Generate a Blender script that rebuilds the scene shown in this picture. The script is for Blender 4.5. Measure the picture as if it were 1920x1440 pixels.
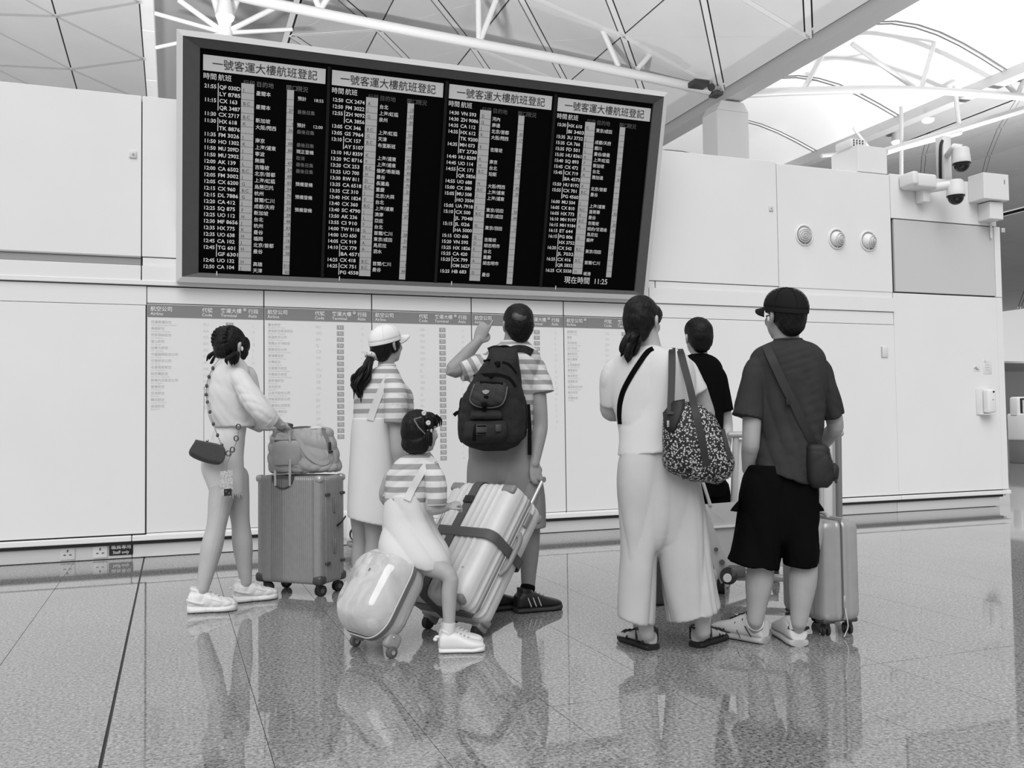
import bpy, bmesh, math, random
import numpy as np
from mathutils import Vector, Matrix, noise
from mathutils.bvhtree import BVHTree

random.seed(7); rng = np.random.default_rng(7)
for o in list(bpy.data.objects): bpy.data.objects.remove(o)
SC = bpy.context.scene; COL = SC.collection

# ------------------------------------------------------------------ camera
# World: X along the panelled wall (to the right), Y towards the wall, Z up. Photo frame 1920 x 1440.
F = 1710.0; CAMZ = 1.06
def _ray(px, py): return np.array([px - 960.0, -(py - 720.0), -F])
_A = _ray(323, 797); _A /= np.linalg.norm(_A)
_B = _ray(5500, 729); _B = _B - _A * (_A @ _B); _B /= np.linalg.norm(_B)
MW = np.array([_B, _A, np.cross(_B, _A)])           # camera coordinates -> world
EYE = np.array([0.0, 0.0, CAMZ])
cam = bpy.data.cameras.new('camera'); camo = bpy.data.objects.new('camera', cam); COL.objects.link(camo)
cam.sensor_width = 36.0; cam.lens = F / 1920 * 36; cam.clip_end = 400
camo.matrix_world = Matrix.Translation((0, 0, CAMZ)) @ Matrix(MW.tolist()).to_4x4()
SC.camera = camo
SC.view_settings.view_transform = 'Standard'; SC.view_settings.look = 'None'
SC.view_settings.gamma = 1; SC.view_settings.use_curve_mapping = False
SC.view_settings.exposure = -0.12
# ------------------------------------------------------------------ daylight
world = bpy.data.worlds.new('daylight'); SC.world = world; world.use_nodes = True
bg = world.node_tree.nodes['Background']; bg.inputs[0].default_value = (1, 1, 1, 1); bg.inputs[1].default_value = 0.60
sun = bpy.data.lights.new('soft_sun', 'SUN'); sun.energy = 2.3; sun.angle = math.radians(50)
suno = bpy.data.objects.new('soft_sun', sun); COL.objects.link(suno)
suno.rotation_euler = (math.radians(38), math.radians(-24), 0)

def wray(px, py): return MW @ _ray(px, py)
def on_floor(px, py, z=0.0):
    d = wray(px, py); return EYE + d * ((z - CAMZ) / d[2])
def on_wall(px, py, Y=7.9):
    d = wray(px, py); return EYE + d * (Y / d[1])
def at_depth(px, py, D): return EYE + MW @ (_ray(px, py) * (D / F))
def depth_of(q): return float(-(MW.T @ (np.asarray(q) - EYE))[2])

# ------------------------------------------------------------------ materials
MATS = {}
def mat(name, v, rough=0.6, metal=0.0, bump=0.0, bscale=60.0, var=0.0, vscale=8.0, spec=0.5, coat=0.0, alpha=None):
    if name in MATS: return MATS[name]
    m = bpy.data.materials.new(name); m.use_nodes = True; nt = m.node_tree; N = nt.nodes; L = nt.links
    b = N['Principled BSDF']
    b.inputs['Base Color'].default_value = (v, v, v, 1); b.inputs['Roughness'].default_value = rough
    b.inputs['Metallic'].default_value = metal; b.inputs['Specular IOR Level'].default_value = spec
    b.inputs['Coat Weight'].default_value = coat
    tc = N.new('ShaderNodeTexCoord')
    if var > 0:
        n = N.new('ShaderNodeTexNoise'); n.inputs['Scale'].default_value = vscale; n.inputs['Detail'].default_value = 5
        r = N.new('ShaderNodeMapRange'); r.inputs['To Min'].default_value = v * (1 - var); r.inputs['To Max'].default_value = v * (1 + var)
        r.inputs['From Min'].default_value = .3; r.inputs['From Max'].default_value = .7
        L.new(tc.outputs['Object'], n.inputs['Vector']); L.new(n.outputs['Fac'], r.inputs['Value'])
        L.new(r.outputs['Result'], b.inputs['Base Color'])
    if bump > 0:
        n = N.new('ShaderNodeTexNoise'); n.inputs['Scale'].default_value = bscale; n.inputs['Detail'].default_value = 3
        bp = N.new('ShaderNodeBump'); bp.inputs['Strength'].default_value = bump; bp.inputs['Distance'].default_value = 0.004
        L.new(tc.outputs['Object'], n.inputs['Vector']); L.new(n.outputs['Fac'], bp.inputs['Height']); L.new(bp.outputs['Normal'], b.inputs['Normal'])
    if alpha is not None: b.inputs['Alpha'].default_value = alpha
    MATS[name] = m; return m
def emit(name, v, s):
    m = mat(name, v, .6); b = m.node_tree.nodes['Principled BSDF']
    b.inputs['Emission Color'].default_value = (1, 1, 1, 1); b.inputs['Emission Strength'].default_value = s; return m
def ramp_mat(name, build, rough=.6, spec=.5, coat=0.0):
    m = bpy.data.materials.new(name); m.use_nodes = True; nt = m.node_tree
    b = nt.nodes['Principled BSDF']; b.inputs['Roughness'].default_value = rough
    b.inputs['Specular IOR Level'].default_value = spec; b.inputs['Coat Weight'].default_value = coat
    build(nt, b); MATS[name] = m; return m
def _ramp(nt, fac, stops, interp='LINEAR'):
    r = nt.nodes.new('ShaderNodeValToRGB'); r.color_ramp.interpolation = interp; e = r.color_ramp.elements
    while len(e) < len(stops): e.new(.5)
    for i, (p, v) in enumerate(stops): e[i].position = p; e[i].color = (v, v, v, 1)
    nt.links.new(fac, r.inputs['Fac']); return r

def _granite(nt, b):
    N, L = nt.nodes, nt.links
    g = N.new('ShaderNodeNewGeometry')
    n1 = N.new('ShaderNodeTexNoise'); n1.inputs['Scale'].default_value = 75; n1.inputs['Detail'].default_value = 4; n1.inputs['Roughness'].default_value = .7
    v1 = N.new('ShaderNodeTexVoronoi'); v1.inputs['Scale'].default_value = 110
    n2 = N.new('ShaderNodeTexNoise'); n2.inputs['Scale'].default_value = 1.2; n2.inputs['Detail'].default_value = 4
    for n in (n1, v1, n2): L.new(g.outputs['Position'], n.inputs['Vector'])
    r1 = _ramp(nt, n1.outputs['Fac'], [(.34, .045), (.46, .23), (.56, .36), (.72, .54)])
    r2 = _ramp(nt, v1.outputs['Color'], [(.0, .55), (.25, .85), (.6, 1.0), (1.0, 1.15)])
    r3 = _ramp(nt, n2.outputs['Fac'], [(.3, .90), (.7, 1.06)])
    a = N.new('ShaderNodeMixRGB'); a.blend_type = 'MULTIPLY'; a.inputs[0].default_value = 1
    c = N.new('ShaderNodeMixRGB'); c.blend_type = 'MULTIPLY'; c.inputs[0].default_value = 1
    L.new(r1.outputs[0], a.inputs[1]); L.new(r2.outputs[0], a.inputs[2]); L.new(a.outputs[0], c.inputs[1]); L.new(r3.outputs[0], c.inputs[2])
    L.new(c.outputs[0], b.inputs['Base Color']); b.inputs['IOR'].default_value = 2.15
    n3 = N.new('ShaderNodeTexNoise'); n3.inputs['Scale'].default_value = 3; L.new(g.outputs['Position'], n3.inputs['Vector'])
    r4 = _ramp(nt, n3.outputs['Fac'], [(.3, .025), (.7, .055)]); L.new(r4.outputs[0], b.inputs['Roughness'])
granite = ramp_mat('granite', _granite, .08)

white_panel = mat('white_panel', .80, .42, var=.015, vscale=1.5)
white_soft = mat('white_soft', .78, .5)
dark_gap = mat('dark_gap', .05, .8)
grey_slot = mat('grey_slot', .30, .6)
steel = mat('steel', .62, .28, metal=1.0)
chrome = mat('chrome', .75, .12, metal=1.0)
black_plastic = mat('black_plastic', .012, .38)
dark_rubber = mat('dark_rubber', .02, .6)
ceil_grey = mat('ceiling_panel', .66, .6, var=.03, vscale=.5)
ceil_pale = mat('ceiling_panel_pale', .80, .6, var=.03, vscale=.5)
tube_white = mat('tube_white', .62, .45)

# ------------------------------------------------------------------ geometry helpers (verts array, faces list)
def join(*gs):
    V = []; Fc = []; n = 0
    for v, f in gs:
        v = np.asarray(v, float).reshape(-1, 3); V.append(v); Fc += [tuple(i + n for i in q) for q in f]; n += len(v)
    return np.concatenate(V), Fc
def xf(g, R=None, t=(0, 0, 0)):
    v = np.asarray(g[0], float)
    if R is not None: v = v @ np.asarray(R, float).T
    return v + np.asarray(t, float), g[1]
def box(c, s, bev=0.0, seg=2):
    bm = bmesh.new(); bmesh.ops.create_cube(bm, size=1)
    for v in bm.verts: v.co = Vector((v.co.x * s[0], v.co.y * s[1], v.co.z * s[2]))
    if bev > 0: bmesh.ops.bevel(bm, geom=bm.edges[:], offset=min(bev, min(s) * .49), segments=seg, profile=.5, affect='EDGES', clamp_overlap=True)
    bm.verts.index_update()
    g = (np.array([v.co[:] for v in bm.verts]) + np.asarray(c, float), [tuple(v.index for v in f.verts) for f in bm.faces]); bm.free(); return g
def box2(a, b, bev=0.0, seg=2):
    a = np.asarray(a, float); b = np.asarray(b, float); return box((a + b) / 2, np.abs(b - a), bev, seg)
def loft(rings, cap=True, closed=False):
    n = len(rings[0]); V = np.concatenate([np.asarray(r, float) for r in rings]); Fc = []
    m = len(rings)
    for i in range(m if closed else m - 1):
        k = (i + 1) % m
        for j in range(n):
            j2 = (j + 1) % n; Fc.append((i * n + j, i * n + j2, k * n + j2, k * n + j))
    if cap and not closed:
        Fc.append(tuple(reversed(range(n)))); Fc.append(tuple((m - 1) * n + j for j in range(n)))
    return V, Fc
def catmull(P, k=4):
    P = np.asarray(P, float)
    if len(P) < 3: return np.array([P[0] + (P[-1] - P[0]) * t for t in np.linspace(0, 1, k + 1)])
    Q = np.vstack([2 * P[0] - P[1], P, 2 * P[-1] - P[-2]]); out = []
    for i in range(1, len(Q) - 2):
        a, b, c, d = Q[i - 1], Q[i], Q[i + 1], Q[i + 2]
        for t in np.linspace(0, 1, k, endpoint=False):
            out.append(.5 * (2 * b + (c - a) * t + (2 * a - 5 * b + 4 * c - d) * t * t + (3 * b - a - 3 * c + d) * t ** 3))
    out.append(P[-1]); return np.array(out)
def unit(v): v = np.asarray(v, float); return v / (np.linalg.norm(v) + 1e-12)
def tube(P, R, n=12, k=1, cap='flat', flat=1.0, up=None):
    """swept round (or flattened) tube; R radius or list of radii; cap 'round' adds domed ends"""
    P = np.asarray(P, float); R = np.full(len(P), R, float) if np.isscalar(R) else np.asarray(R, float)
    if k > 1:
        W = catmull(np.column_stack([P, R]), k); P, R = W[:, :3], np.maximum(W[:, 3], 1e-4)
    T = np.gradient(P, axis=0); T /= (np.linalg.norm(T, axis=1)[:, None] + 1e-12)
    if cap in ('round', 'start'):
        a0, a1 = [], []
        for s in (1.0, .92, .71, .38):
            a0.append((P[0] - T[0] * R[0] * s, R[0] * max(.02, math.sqrt(1 - s * s)))); a1.insert(0, (P[-1] + T[-1] * R[-1] * s, R[-1] * max(.02, math.sqrt(1 - s * s))))
        if cap == 'start': a1 = a1[:0]
        P = np.vstack([[q[0] for q in a0], P] + ([[q[0] for q in a1]] if a1 else [])); R = np.concatenate([[q[1] for q in a0], R, [q[1] for q in a1]])
        T = np.vstack([[T[0]] * 4, T] + ([[T[-1]] * 4] if a1 else []))
    u = np.asarray(up, float) if up is not None else (np.array([0, 0, 1.0]) if abs(T[0][2]) < .9 else np.array([1.0, 0, 0]))
    x = unit(np.cross(T[0], u)); rings = []
    for p, t, r in zip(P, T, R):
        if up is not None:
            x = unit(np.cross(t, u))
        else: x = unit(x - t * (x @ t))
        y = np.cross(x, t)
        a = np.arange(n) * 2 * math.pi / n
        rings.append(p + r * (np.cos(a)[:, None] * x + flat * np.sin(a)[:, None] * y))
    return loft(rings)
def ellipsoid(c, r, R=None, nu=20, nv=12):
    r = np.full(3, r, float) if np.isscalar(r) else np.asarray(r, float)
    V = [(0, 0, 1.0)]
    for i in range(1, nv):
        a = math.pi * i / nv
        for j in range(nu):
            b = 2 * math.pi * j / nu; V.append((math.sin(a) * math.cos(b), math.sin(a) * math.sin(b), math.cos(a)))
    V.append((0, 0, -1.0)); Fc = [(0, 1 + j, 1 + (j + 1) % nu) for j in range(nu)]
    for i in range(nv - 2):
        for j in range(nu):
            a = 1 + i * nu + j; b = 1 + i * nu + (j + 1) % nu; Fc.append((a, a + nu, b + nu, b))
    l = len(V) - 1; Fc += [(l, l - nu + (j + 1) % nu, l - nu + j) for j in range(nu)]
    v = np.array(V) * r
    if R is not None: v = v @ np.asarray(R, float).T
    return v + np.asarray(c, float), Fc
def ribbon(P, W, w, th):
    """flat band along P; W = width direction (one or per point)"""
    P = np.asarray(P, float); T = np.gradient(P, axis=0); W = np.asarray(W, float)
    if W.ndim == 1: W = np.tile(W, (len(P), 1))
    rings = []
    for p, t, q in zip(P, T, W):
        t = unit(t); q = unit(q - t * (q @ t)); nn = np.cross(t, q)
        rings.append([p - q * w / 2 - nn * th / 2, p + q * w / 2 - nn * th / 2, p + q * w / 2 + nn * th / 2, p - q * w / 2 + nn * th / 2])
    return loft(rings)
def disc(c, nrm, r, th=.01, n=32, r2=None):
    c = np.asarray(c, float); nrm = unit(nrm); return tube([c, c + nrm * th], [r, r if r2 is None else r2], n=n)
def prism(poly, d):
    """extrude 3d polygon by vector d"""
    poly = np.asarray(poly, float); return loft([poly, poly + np.asarray(d, float)])

# ------------------------------------------------------------------ objects
ORG = {}
def mesh_obj(name, g, m, parent=None, local=False, smooth=True, angle=40):
    v = np.asarray(g[0], float)
    if parent is not None and not local: v = v - ORG.get(parent.name, np.zeros(3))
    me = bpy.data.meshes.new(name); me.from_pydata(v.tolist(), [], [list(f) for f in g[1]])
    me.validate(); 
    bm = bmesh.new(); bm.from_mesh(me); bmesh.ops.recalc_face_normals(bm, faces=bm.faces[:]); bm.to_mesh(me); bm.free()
    if smooth:
        me.polygons.foreach_set('use_smooth', [True] * len(me.polygons))
        if angle < 180: me.set_sharp_from_angle(angle=math.radians(angle))
    o = bpy.data.objects.new(name, me); COL.objects.link(o)
    if m is not None: me.materials.append(m)
    if parent is not None: o.parent = parent; ORG[o.name] = ORG.get(parent.name, np.zeros(3))
    return o
def tag(o, label, cat, group=None, kind=None):
    if label: o['label'] = label
    if cat: o['category'] = cat
    if group: o['group'] = group
    if kind: o['kind'] = kind
    return o
def thing(name, loc, label, cat, group=None, R=None):
    o = bpy.data.objects.new(name, None); COL.objects.link(o); o.empty_display_size = .1
    Mx = Matrix.Translation(tuple(float(q) for q in loc))
    if R is not None: Mx = Mx @ Matrix(np.asarray(R).tolist()).to_4x4()
    o.matrix_world = Mx; ORG[o.name] = np.asarray(loc, float)
    return tag(o, label, cat, group)
def struct(name, g, m, parent=None, **k):
    o = mesh_obj(name, g, m, parent, **k)
    if parent is None: o['kind'] = 'structure'
    return o
def link_copy(src, parent, loc=(0, 0, 0)):
    c = src.copy(); COL.objects.link(c); c.parent = parent; c.location = loc; return c

# lettering: flat glyph outlines (x right, y up), cached
_TX = {}
def glyphs(s, bold=0.0):
    key = (s, bold)
    if key in _TX: return _TX[key]
    cu = bpy.data.curves.new('t', 'FONT'); cu.body = s; cu.size = 1; cu.resolution_u = 2; cu.offset = bold; cu.fill_mode = 'FRONT'
    o = bpy.data.objects.new('t', cu); me = o.to_mesh()
    v = np.empty(len(me.vertices) * 3); me.vertices.foreach_get('co', v); v = v.reshape(-1, 3)
    g = (v.copy(), [tuple(p.vertices) for p in me.polygons]); o.to_mesh_clear()
    bpy.data.objects.remove(o); bpy.data.curves.remove(cu); _TX[key] = g; return g
def text_on(s, org, ex, ey, height, width=None, bold=0.0, align='l', off=None):
    """place lettering: org baseline start, ex/ey unit axes, em height, optional total width"""
    v, f = glyphs(s, bold)
    if len(v) == 0: return np.zeros((0, 3)), []
    w = v[:, 0].max(); x = v[:, 0] * height; 
    if width: x = v[:, 0] / w * width
    W = width or w * height
    if align == 'c': x = x - W / 2
    if align == 'r': x = x - W
    P = np.asarray(org, float) + x[:, None] * np.asarray(ex, float) + (v[:, 1] * height)[:, None] * np.asarray(ey, float)
    return P, f
def cat_geo(lst):
    lst = [q for q in lst if len(q[0])]
    return join(*lst)
# ================================================================== floor
TX = 0.5085; TX0 = -0.209; TY = 2.03; TY0 = 3.16
jx = [TX0 + TX * i for i in range(-8, 16)]; jy = [TY0 + TY * i for i in range(-1, 3)]
fx0, fx1, fy0, fy1 = jx[0], jx[-1], jy[0], 8.0
Z0 = -.05
floor = struct('floor', join(box2((fx0, fy0, Z0), (fx1, fy1, -.006)),
    box2((-16, -14, Z0), (fx0, 90, 0)), box2((fx1, -14, Z0), (110, 90, 0)), box2((fx0, -14, Z0), (fx1, fy0, 0)), box2((fx0, fy1, Z0), (fx1, 90, 0))), granite, smooth=False)
floor.data.materials.append(dark_gap)
for p in list(floor.data.polygons)[:6]: p.material_index = 1
tm = {}
for i in range(len(jx) - 1):
    ga = .0055 if abs(jx[i] - TX0) < .01 else .0011
    gb = .0055 if abs(jx[i + 1] - TX0) < .01 else .0011
    for j, y0 in enumerate(jy):
        y1 = min(y0 + TY, fy1)
        na = .0022 if abs(y0 - TY0) < .01 else .0004; nb = .0022 if abs(y1 - TY0) < .01 else .0004
        key = (ga, gb, na, nb, round(y1 - y0, 3))
        if key not in tm:
            tm[key] = mesh_obj('floor_tile', box2((ga, na, -.006), (TX - gb, y1 - y0 - nb, 0), .0006, 1), granite, floor, smooth=False)
            tm[key].location = (jx[i], y0, 0)
        else:
            link_copy(tm[key], floor, (jx[i], y0, 0))

# ================================================================== panelled wall (one long block)
WY = 7.9
core = struct('wall_back', join(box2((-7, WY + .035, .11), (8.99, WY + 1.6, 3.70)), box2((-7, WY + .09, 0), (8.93, WY + 1.5, .12))), dark_gap, smooth=False)  # core coloured dark so the gaps between panels read as shadow
def wpanel(x0, x1, z0, z1, m=white_panel, y=WY, th=.034, bev=.003):
    return mesh_obj('wall_panel', box2((x0, y, z0), (x1, y + th, z1), bev, 1), m, core, smooth=False)
g = .004
# top fascia panels
for a, b in ((-6.9, -3.6), (-3.6, -.235), (-.235, 1.7), (1.7, 3.6), (3.6, 5.937)): wpanel(a + g, b - g, 2.425, 3.74)
wpanel(5.937 + g, 7.44 - g, 2.418, 3.72)
wpanel(7.44 + g, 8.99, 3.245, 3.74)
wpanel(8.955, 9.045, 2.418, 3.24)
grille = mat('perforated_grille', .60, .6, bump=.5, bscale=260)
wpanel(7.48, 8.95, 2.43, 3.235, grille, y=WY + .004, th=.03)
# slot band and lower fascia
wpanel(-6.9, -.24, 2.355, 2.415, grey_slot, y=WY + .012, th=.02)
for a, b in ((-.23, 4.47), (4.475, 5.937), (5.937, 7.44)): wpanel(a + g, b - g, 2.353, 2.418, y=WY + .006, th=.03)
mesh_obj('slot_lip', box2((-6.9, WY, 2.415), (-.24, WY + .03, 2.425), .001), mat('lip_grey', .42, .5), core)
for a, b in ((-6.9, -.235), (-.235, 4.39), (4.39, 7.44)): wpanel(a + g, b - g, 2.20, 2.35, y=WY - .012, th=.05)
mesh_obj('ledge', box2((-6.9, WY - .02, 2.193), (4.42, WY + .03, 2.23), .003), white_panel, core, smooth=False)
# fascia over the directory panels (slightly leaning)
PX = [-.195 + .9182 * i for i in range(6)]
for i in range(5): wpanel(PX[i] + .003, PX[i + 1] - .005, 2.05, 2.183, y=WY + .004)
for a, b in ((-6.9, -3.6), (-3.6, -.195)): wpanel(a + g, b - .002, 2.032, 2.185, y=WY + .002)
for a, b in ((4.40, 7.44),): wpanel(a + g, b - g, 2.06, 2.195, y=WY + .002)
for a, b in ((-6.9, -3.6), (-3.6, -.2)): wpanel(a + g, b - .003, .198, 2.028)
for a, b in ((4.40, 6.0), (6.0, 7.442), (7.442, 8.952), (8.952, 9.045)): wpanel(a + .0015, b - .0015, .198, 2.055 if b < 7.0 else 2.412 if a > 7 else 2.055)
for i in range(5): wpanel(PX[i] + .002, PX[i + 1] - .002, .175, .196, y=WY + .01, th=.03)
# foot ledge and metal skirting
bs = mat('skirting_metal', .80, .30, metal=.15)
for a, b in ((-6.9, -.30), (-.30, 4.39), (4.39, 7.46), (7.46, 9.06)):
    mesh_obj('foot_ledge', box2((a + .003, WY - .02, .142), (b - .003, WY + .08, .186), .006), white_panel, core, smooth=False)
bb = struct('baseboard_back', join(box2((-6.9, WY + .055, .005), (-.302, WY + .1, .13), .004), box2((-.298, WY + .055, .005), (7.455, WY + .1, .13), .004), box2((7.46, WY + .055, .005), (8.96, WY + .1, .13), .004)), bs)
# end return of the block
struct('wall_right', box2((8.992, WY + .036, .12), (9.04, WY + 1.6, 3.24), .004), white_panel)
struct('wall_top', box2((-7, WY + .036, 3.702), (7.44, WY + 1.6, 3.735), .004), white_panel)
# raised white box on the wall top
b0 = on_wall(1612, 330); b1 = on_wall(1664, 283)
o = thing('equipment_box', (b0[0], WY + .05, 3.72), 'white equipment box with perforated cap standing on the wall top', 'box')
mesh_obj('body', box2((b0[0], WY + .02, 3.737), (7.43, WY + .45, 4.03), .006), white_panel, o, smooth=False)
mesh_obj('perforated_cap', box2((b0[0] - .02, WY + .1, 4.03), (b0[0] + .2, WY + .36, 4.13), .02), white_soft, o)
for i in range(4):
    for j in range(3):
        mesh_obj('hole', disc((b0[0] + .02 + i * .04, WY + .099, 4.05 + j * .027), (0, -1, 0), .009, .004, 10), black_plastic, o)

# ------------------------------------------------------------------ round air nozzles
for n, (px, py, rot) in enumerate(((1508, 441, -.5), (1569, 448, .25), (1628, 452, .6))):
    c = on_wall(px, py); r = .098
    lab = ('round white air nozzle turned towards the viewer with rings showing', 'round white air nozzle between two others turned half aside', 'round white air nozzle next to the grey grille turned far aside')[n]
    t = thing('air_nozzle', (c[0], WY, c[2]), lab, 'air nozzle', 'round air nozzles in the wall')
    def ringtor(rad, rr, y, ny=40):
        a = np.linspace(0, 2 * math.pi, ny, endpoint=False)
        R = [[(c[0] + (rad + rr * math.cos(b)) * math.cos(q), y + rr * math.sin(b), c[2] + (rad + rr * math.cos(b)) * math.sin(q)) for b in np.linspace(0, 2 * math.pi, 8, endpoint=False)] for q in a]
        return loft(R, closed=True)
    mesh_obj('rim', ringtor(r + .008, .010, WY - .004), white_soft, t)
    mesh_obj('recess', disc((c[0], WY - .001, c[2]), (0, -1, 0), r, .003, 40), mat('nozzle_dark', .30, .6), t)
    d = unit(np.array([math.sin(rot) * .8, -1, -.15]))
    u_ = unit(np.cross(d, (0, 0, 1))); w_ = np.cross(u_, d); Rm = np.column_stack([u_, w_, d])
    ball = mesh_obj('ball', ellipsoid((c[0], WY + .02, c[2]), (.086, .086, .086), Rm), white_soft, t)
    for rr, hh in ((.066, .066), (.046, .082), (.026, .093), (.009, .098)):
        a = np.linspace(0, 2 * math.pi, 36, endpoint=False); cc = np.array([c[0], WY + .02, c[2]]) + d * hh
        R = [[cc + (rr + .006 * math.cos(b)) * (math.cos(q) * u_ + math.sin(q) * w_) + d * .006 * math.sin(b) for b in np.linspace(0, 2 * math.pi, 6, endpoint=False)] for q in a]
        mesh_obj('ring', loft(R, closed=True), mat('nozzle_ring', .62, .5), ball)
    mesh_obj('stay', tube([(c[0], WY - .008, c[2] - r), (c[0], WY - .008, c[2] - r + .03)], .006), white_soft, t)

# ------------------------------------------------------------------ small wall fittings
def plate(name, px, py, w, h, m, label, cat, th=.012, y=WY, parts=None):
    c = on_wall(px, py, y); t = thing(name, (c[0], y, c[2]), label, cat)
    mesh_obj('plate', box((c[0], y - th / 2, c[2]), (w, th, h), .003), m, t)
    return t, c
pm = mat('plate_grey', .66, .45)
t, c = plate('access_plate', 249, 290, .055, .055, pm, 'small square grey plate high on the wall left of the flight board', 'plate')
mesh_obj('button', disc((c[0] + .004, WY - .012, c[2]), (0, -1, 0), .008, .004, 14), mat('btn', .3, .5), t)
t, c = plate('access_plate', 1445, 391, .05, .055, pm, 'small square grey plate beside the round air nozzles', 'plate')
mesh_obj('button', disc((c[0], WY - .012, c[2]), (0, -1, 0), .006, .003, 14), mat('btn', .3, .5), t)
t, c = plate('access_plate', 1658, 660, .085, .115, mat('plate_pale', .70, .45), 'pale blank cover plate on the wall right of the man in the cap', 'plate')
mesh_obj('edge', box((c[0] - .043, WY - .012, c[2]), (.006, .008, .115)), mat('edge_grey', .45, .5), t)
t, c = plate('access_plate', 1880, 432, .05, .05, pm, 'tiny square plate at the outer corner above the grey grille', 'plate')
mesh_obj('button', disc((c[0], WY - .012, c[2]), (0, -1, 0), .006, .003, 14), mat('btn', .3, .5), t)
# stickers
t, c = plate('sticker', 1831, 691, .10, .07, mat('sticker_white', .74, .4), 'white sticker with a small hand pictogram above the dispenser', 'sticker', .002)
mesh_obj('pictogram', join(box((c[0] - .01, WY - .0026, c[2] + .0), (.055, .001, .018)), box((c[0] + .01, WY - .0026, c[2] - .012), (.04, .001, .012)), disc((c[0] - .01, WY - .002, c[2] + .014), (0, -1, 0), .012, .001, 12)), mat('sticker_ink', .38, .5), t)
t, c = plate('sticker', 1851, 688, .13, .17, mat('sticker_white', .74, .4), 'white notice sheet with faint lines above the dispenser', 'sticker', .002)
mesh_obj('print', join(*[box((c[0] + (.0 if i else -.02), WY - .0026, c[2] + .055 - i * .03), (.07 - .01 * (i % 2), .001, .009)) for i in range(4)] + [disc((c[0] - .03, WY - .002, c[2] + .07), (0, -1, 0), .012, .001, 12)]), mat('sticker_pale_ink', .56, .5), t)
# dispenser
c = on_wall(1846, 753); t = thing('hand_sanitiser_dispenser', (c[0], WY, c[2] - .15), 'white hand sanitiser dispenser with a dark sensor on the wall', 'dispenser')
mesh_obj('back_plate', box((c[0] - .03, WY - .006, c[2]), (.20, .012, .30), .004), mat('plate_pale', .70, .45), t)
mesh_obj('housing', box((c[0] + .015, WY - .055, c[2] + .005), (.12, .09, .27), .025, 4), white_soft, t)
mesh_obj('drip_tray', box((c[0] - .01, WY - .05, c[2] - .145), (.16, .10, .012), .005), white_soft, t)
mesh_obj('sensor', disc((c[0] + .03, WY - .101, c[2] + .11), (0, -1, 0), .012, .004, 16), black_plastic, t)
mesh_obj('emblem', disc((c[0] + .02, WY - .101, c[2] + .02), (0, -1, 0), .008, .002, 16), mat('btn', .3, .5), t)
# sockets and sign on the skirting
SY = WY + .055
def socket(px, py, label, pale):
    c = on_wall(px, py, SY); t = thing('wall_socket', (c[0], SY, c[2]), label, 'socket')
    mesh_obj('plate', box((c[0], SY - .006, .067), (.105, .012, .098), .003), mat('socket_pale', .70, .4) if pale else mat('socket_white', .76, .35), t)
    for dx, dz, w, h in ((0, .02, .011, .02), (-.02, -.012, .018, .009), (.02, -.012, .018, .009)):
        mesh_obj('pin_hole', box((c[0] + dx, SY - .0125, .067 + dz), (w, .002, h)), mat('pin_dark', .12 if not pale else .4, .5), t)
socket(188, 1029, 'white three pin socket next to the staff only sign on the skirting', False)
socket(127, 1032, 'blanked pale socket plate on the skirting beside the white socket', True)
c = on_wall(227, 1033, SY); t = thing('staff_only_sign', (c[0], SY, c[2]), 'black staff only sign with white lettering on the skirting', 'sign')
mesh_obj('plate', box((c[0], SY - .004, .075), (.175, .008, .09), .002), black_plastic, t)
sg = cat_geo([text_on('職員專用', (c[0], SY - .0085, .082), (1, 0, 0), (0, 0, 1), .036, .145, .012, 'c'), text_on('Staff only', (c[0], SY - .0085, .043), (1, 0, 0), (0, 0, 1), .034, .12, .008, 'c')])
mesh_obj('lettering', sg, mat('ink_white', .8, .5), t, smooth=False)

# ------------------------------------------------------------------ security cameras at the right end
def dome_cam(px, py, y, label, arm):
    c = on_wall(px, py, y); t = thing('security_camera', tuple(c), label, 'camera', None); r = .085
    mesh_obj('housing', tube([c + (0, 0, .17), c + (0, 0, .155), c + (0, 0, .06), c + (0, 0, .0), c + (0, 0, -.01)], [.06, .082, .092, .098, .094], n=28), white_soft, t)
    mesh_obj('dome', ellipsoid(c + (0, 0, -.02), (r, r, r * 1.02)), mat('smoked_dome', .006, .06), t)
    mesh_obj('gasket', tube([c + (0, 0, -.016), c + (0, 0, -.006)], [.096, .096], n=28), black_plastic, t)
    mesh_obj('bracket_arm', arm(c), white_soft, t); return t, c
pc = on_wall(1772, 300, WY + .12)
t, c = dome_cam(1803, 305, WY - .22, 'white security camera with black dome on the tall wall post', lambda c: tube([(c[0], c[1], c[2] + .16), (c[0] - .04, c[1] + .05, c[2] + .19), (pc[0], WY + .1, c[2] + .17)], [.045, .04, .035], n=14))
mesh_obj('post', box2((pc[0] - .06, WY + .08, 3.735), (pc[0] + .06, WY + .2, 4.28), .012), white_soft, t)
mesh_obj('cable', tube(catmull([(pc[0] - .1, WY + .1, 3.76), (pc[0] - .115, WY + .08, 3.95), (pc[0] - .10, WY + .08, 4.15), (pc[0] - .05, WY + .1, 4.22)], 5), .018, n=8), black_plastic, t)
t, c = dome_cam(1792, 366, WY - .26, 'white security camera with half hidden black dome under the post', lambda c: tube([(c[0] - .02, c[1], c[2] + .12), (c[0] - .2, WY - .1, c[2] + .1), (c[0] - .26, WY, c[2] + .07)], [.05, .05, .06], n=14))
mesh_obj('mount', box((c[0] - .27, WY - .06, c[2] + .07), (.10, .12, .26), .012), white_soft, t)
c = on_wall(1710, 346); t = thing('projector_box', (c[0], WY, c[2]), 'long white housing fixed to the wall left of the two dome cameras', 'housing')
mesh_obj('body', box((c[0], WY - .10, c[2]), (.34, .20, .16), .03, 3), white_soft, t)
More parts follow.
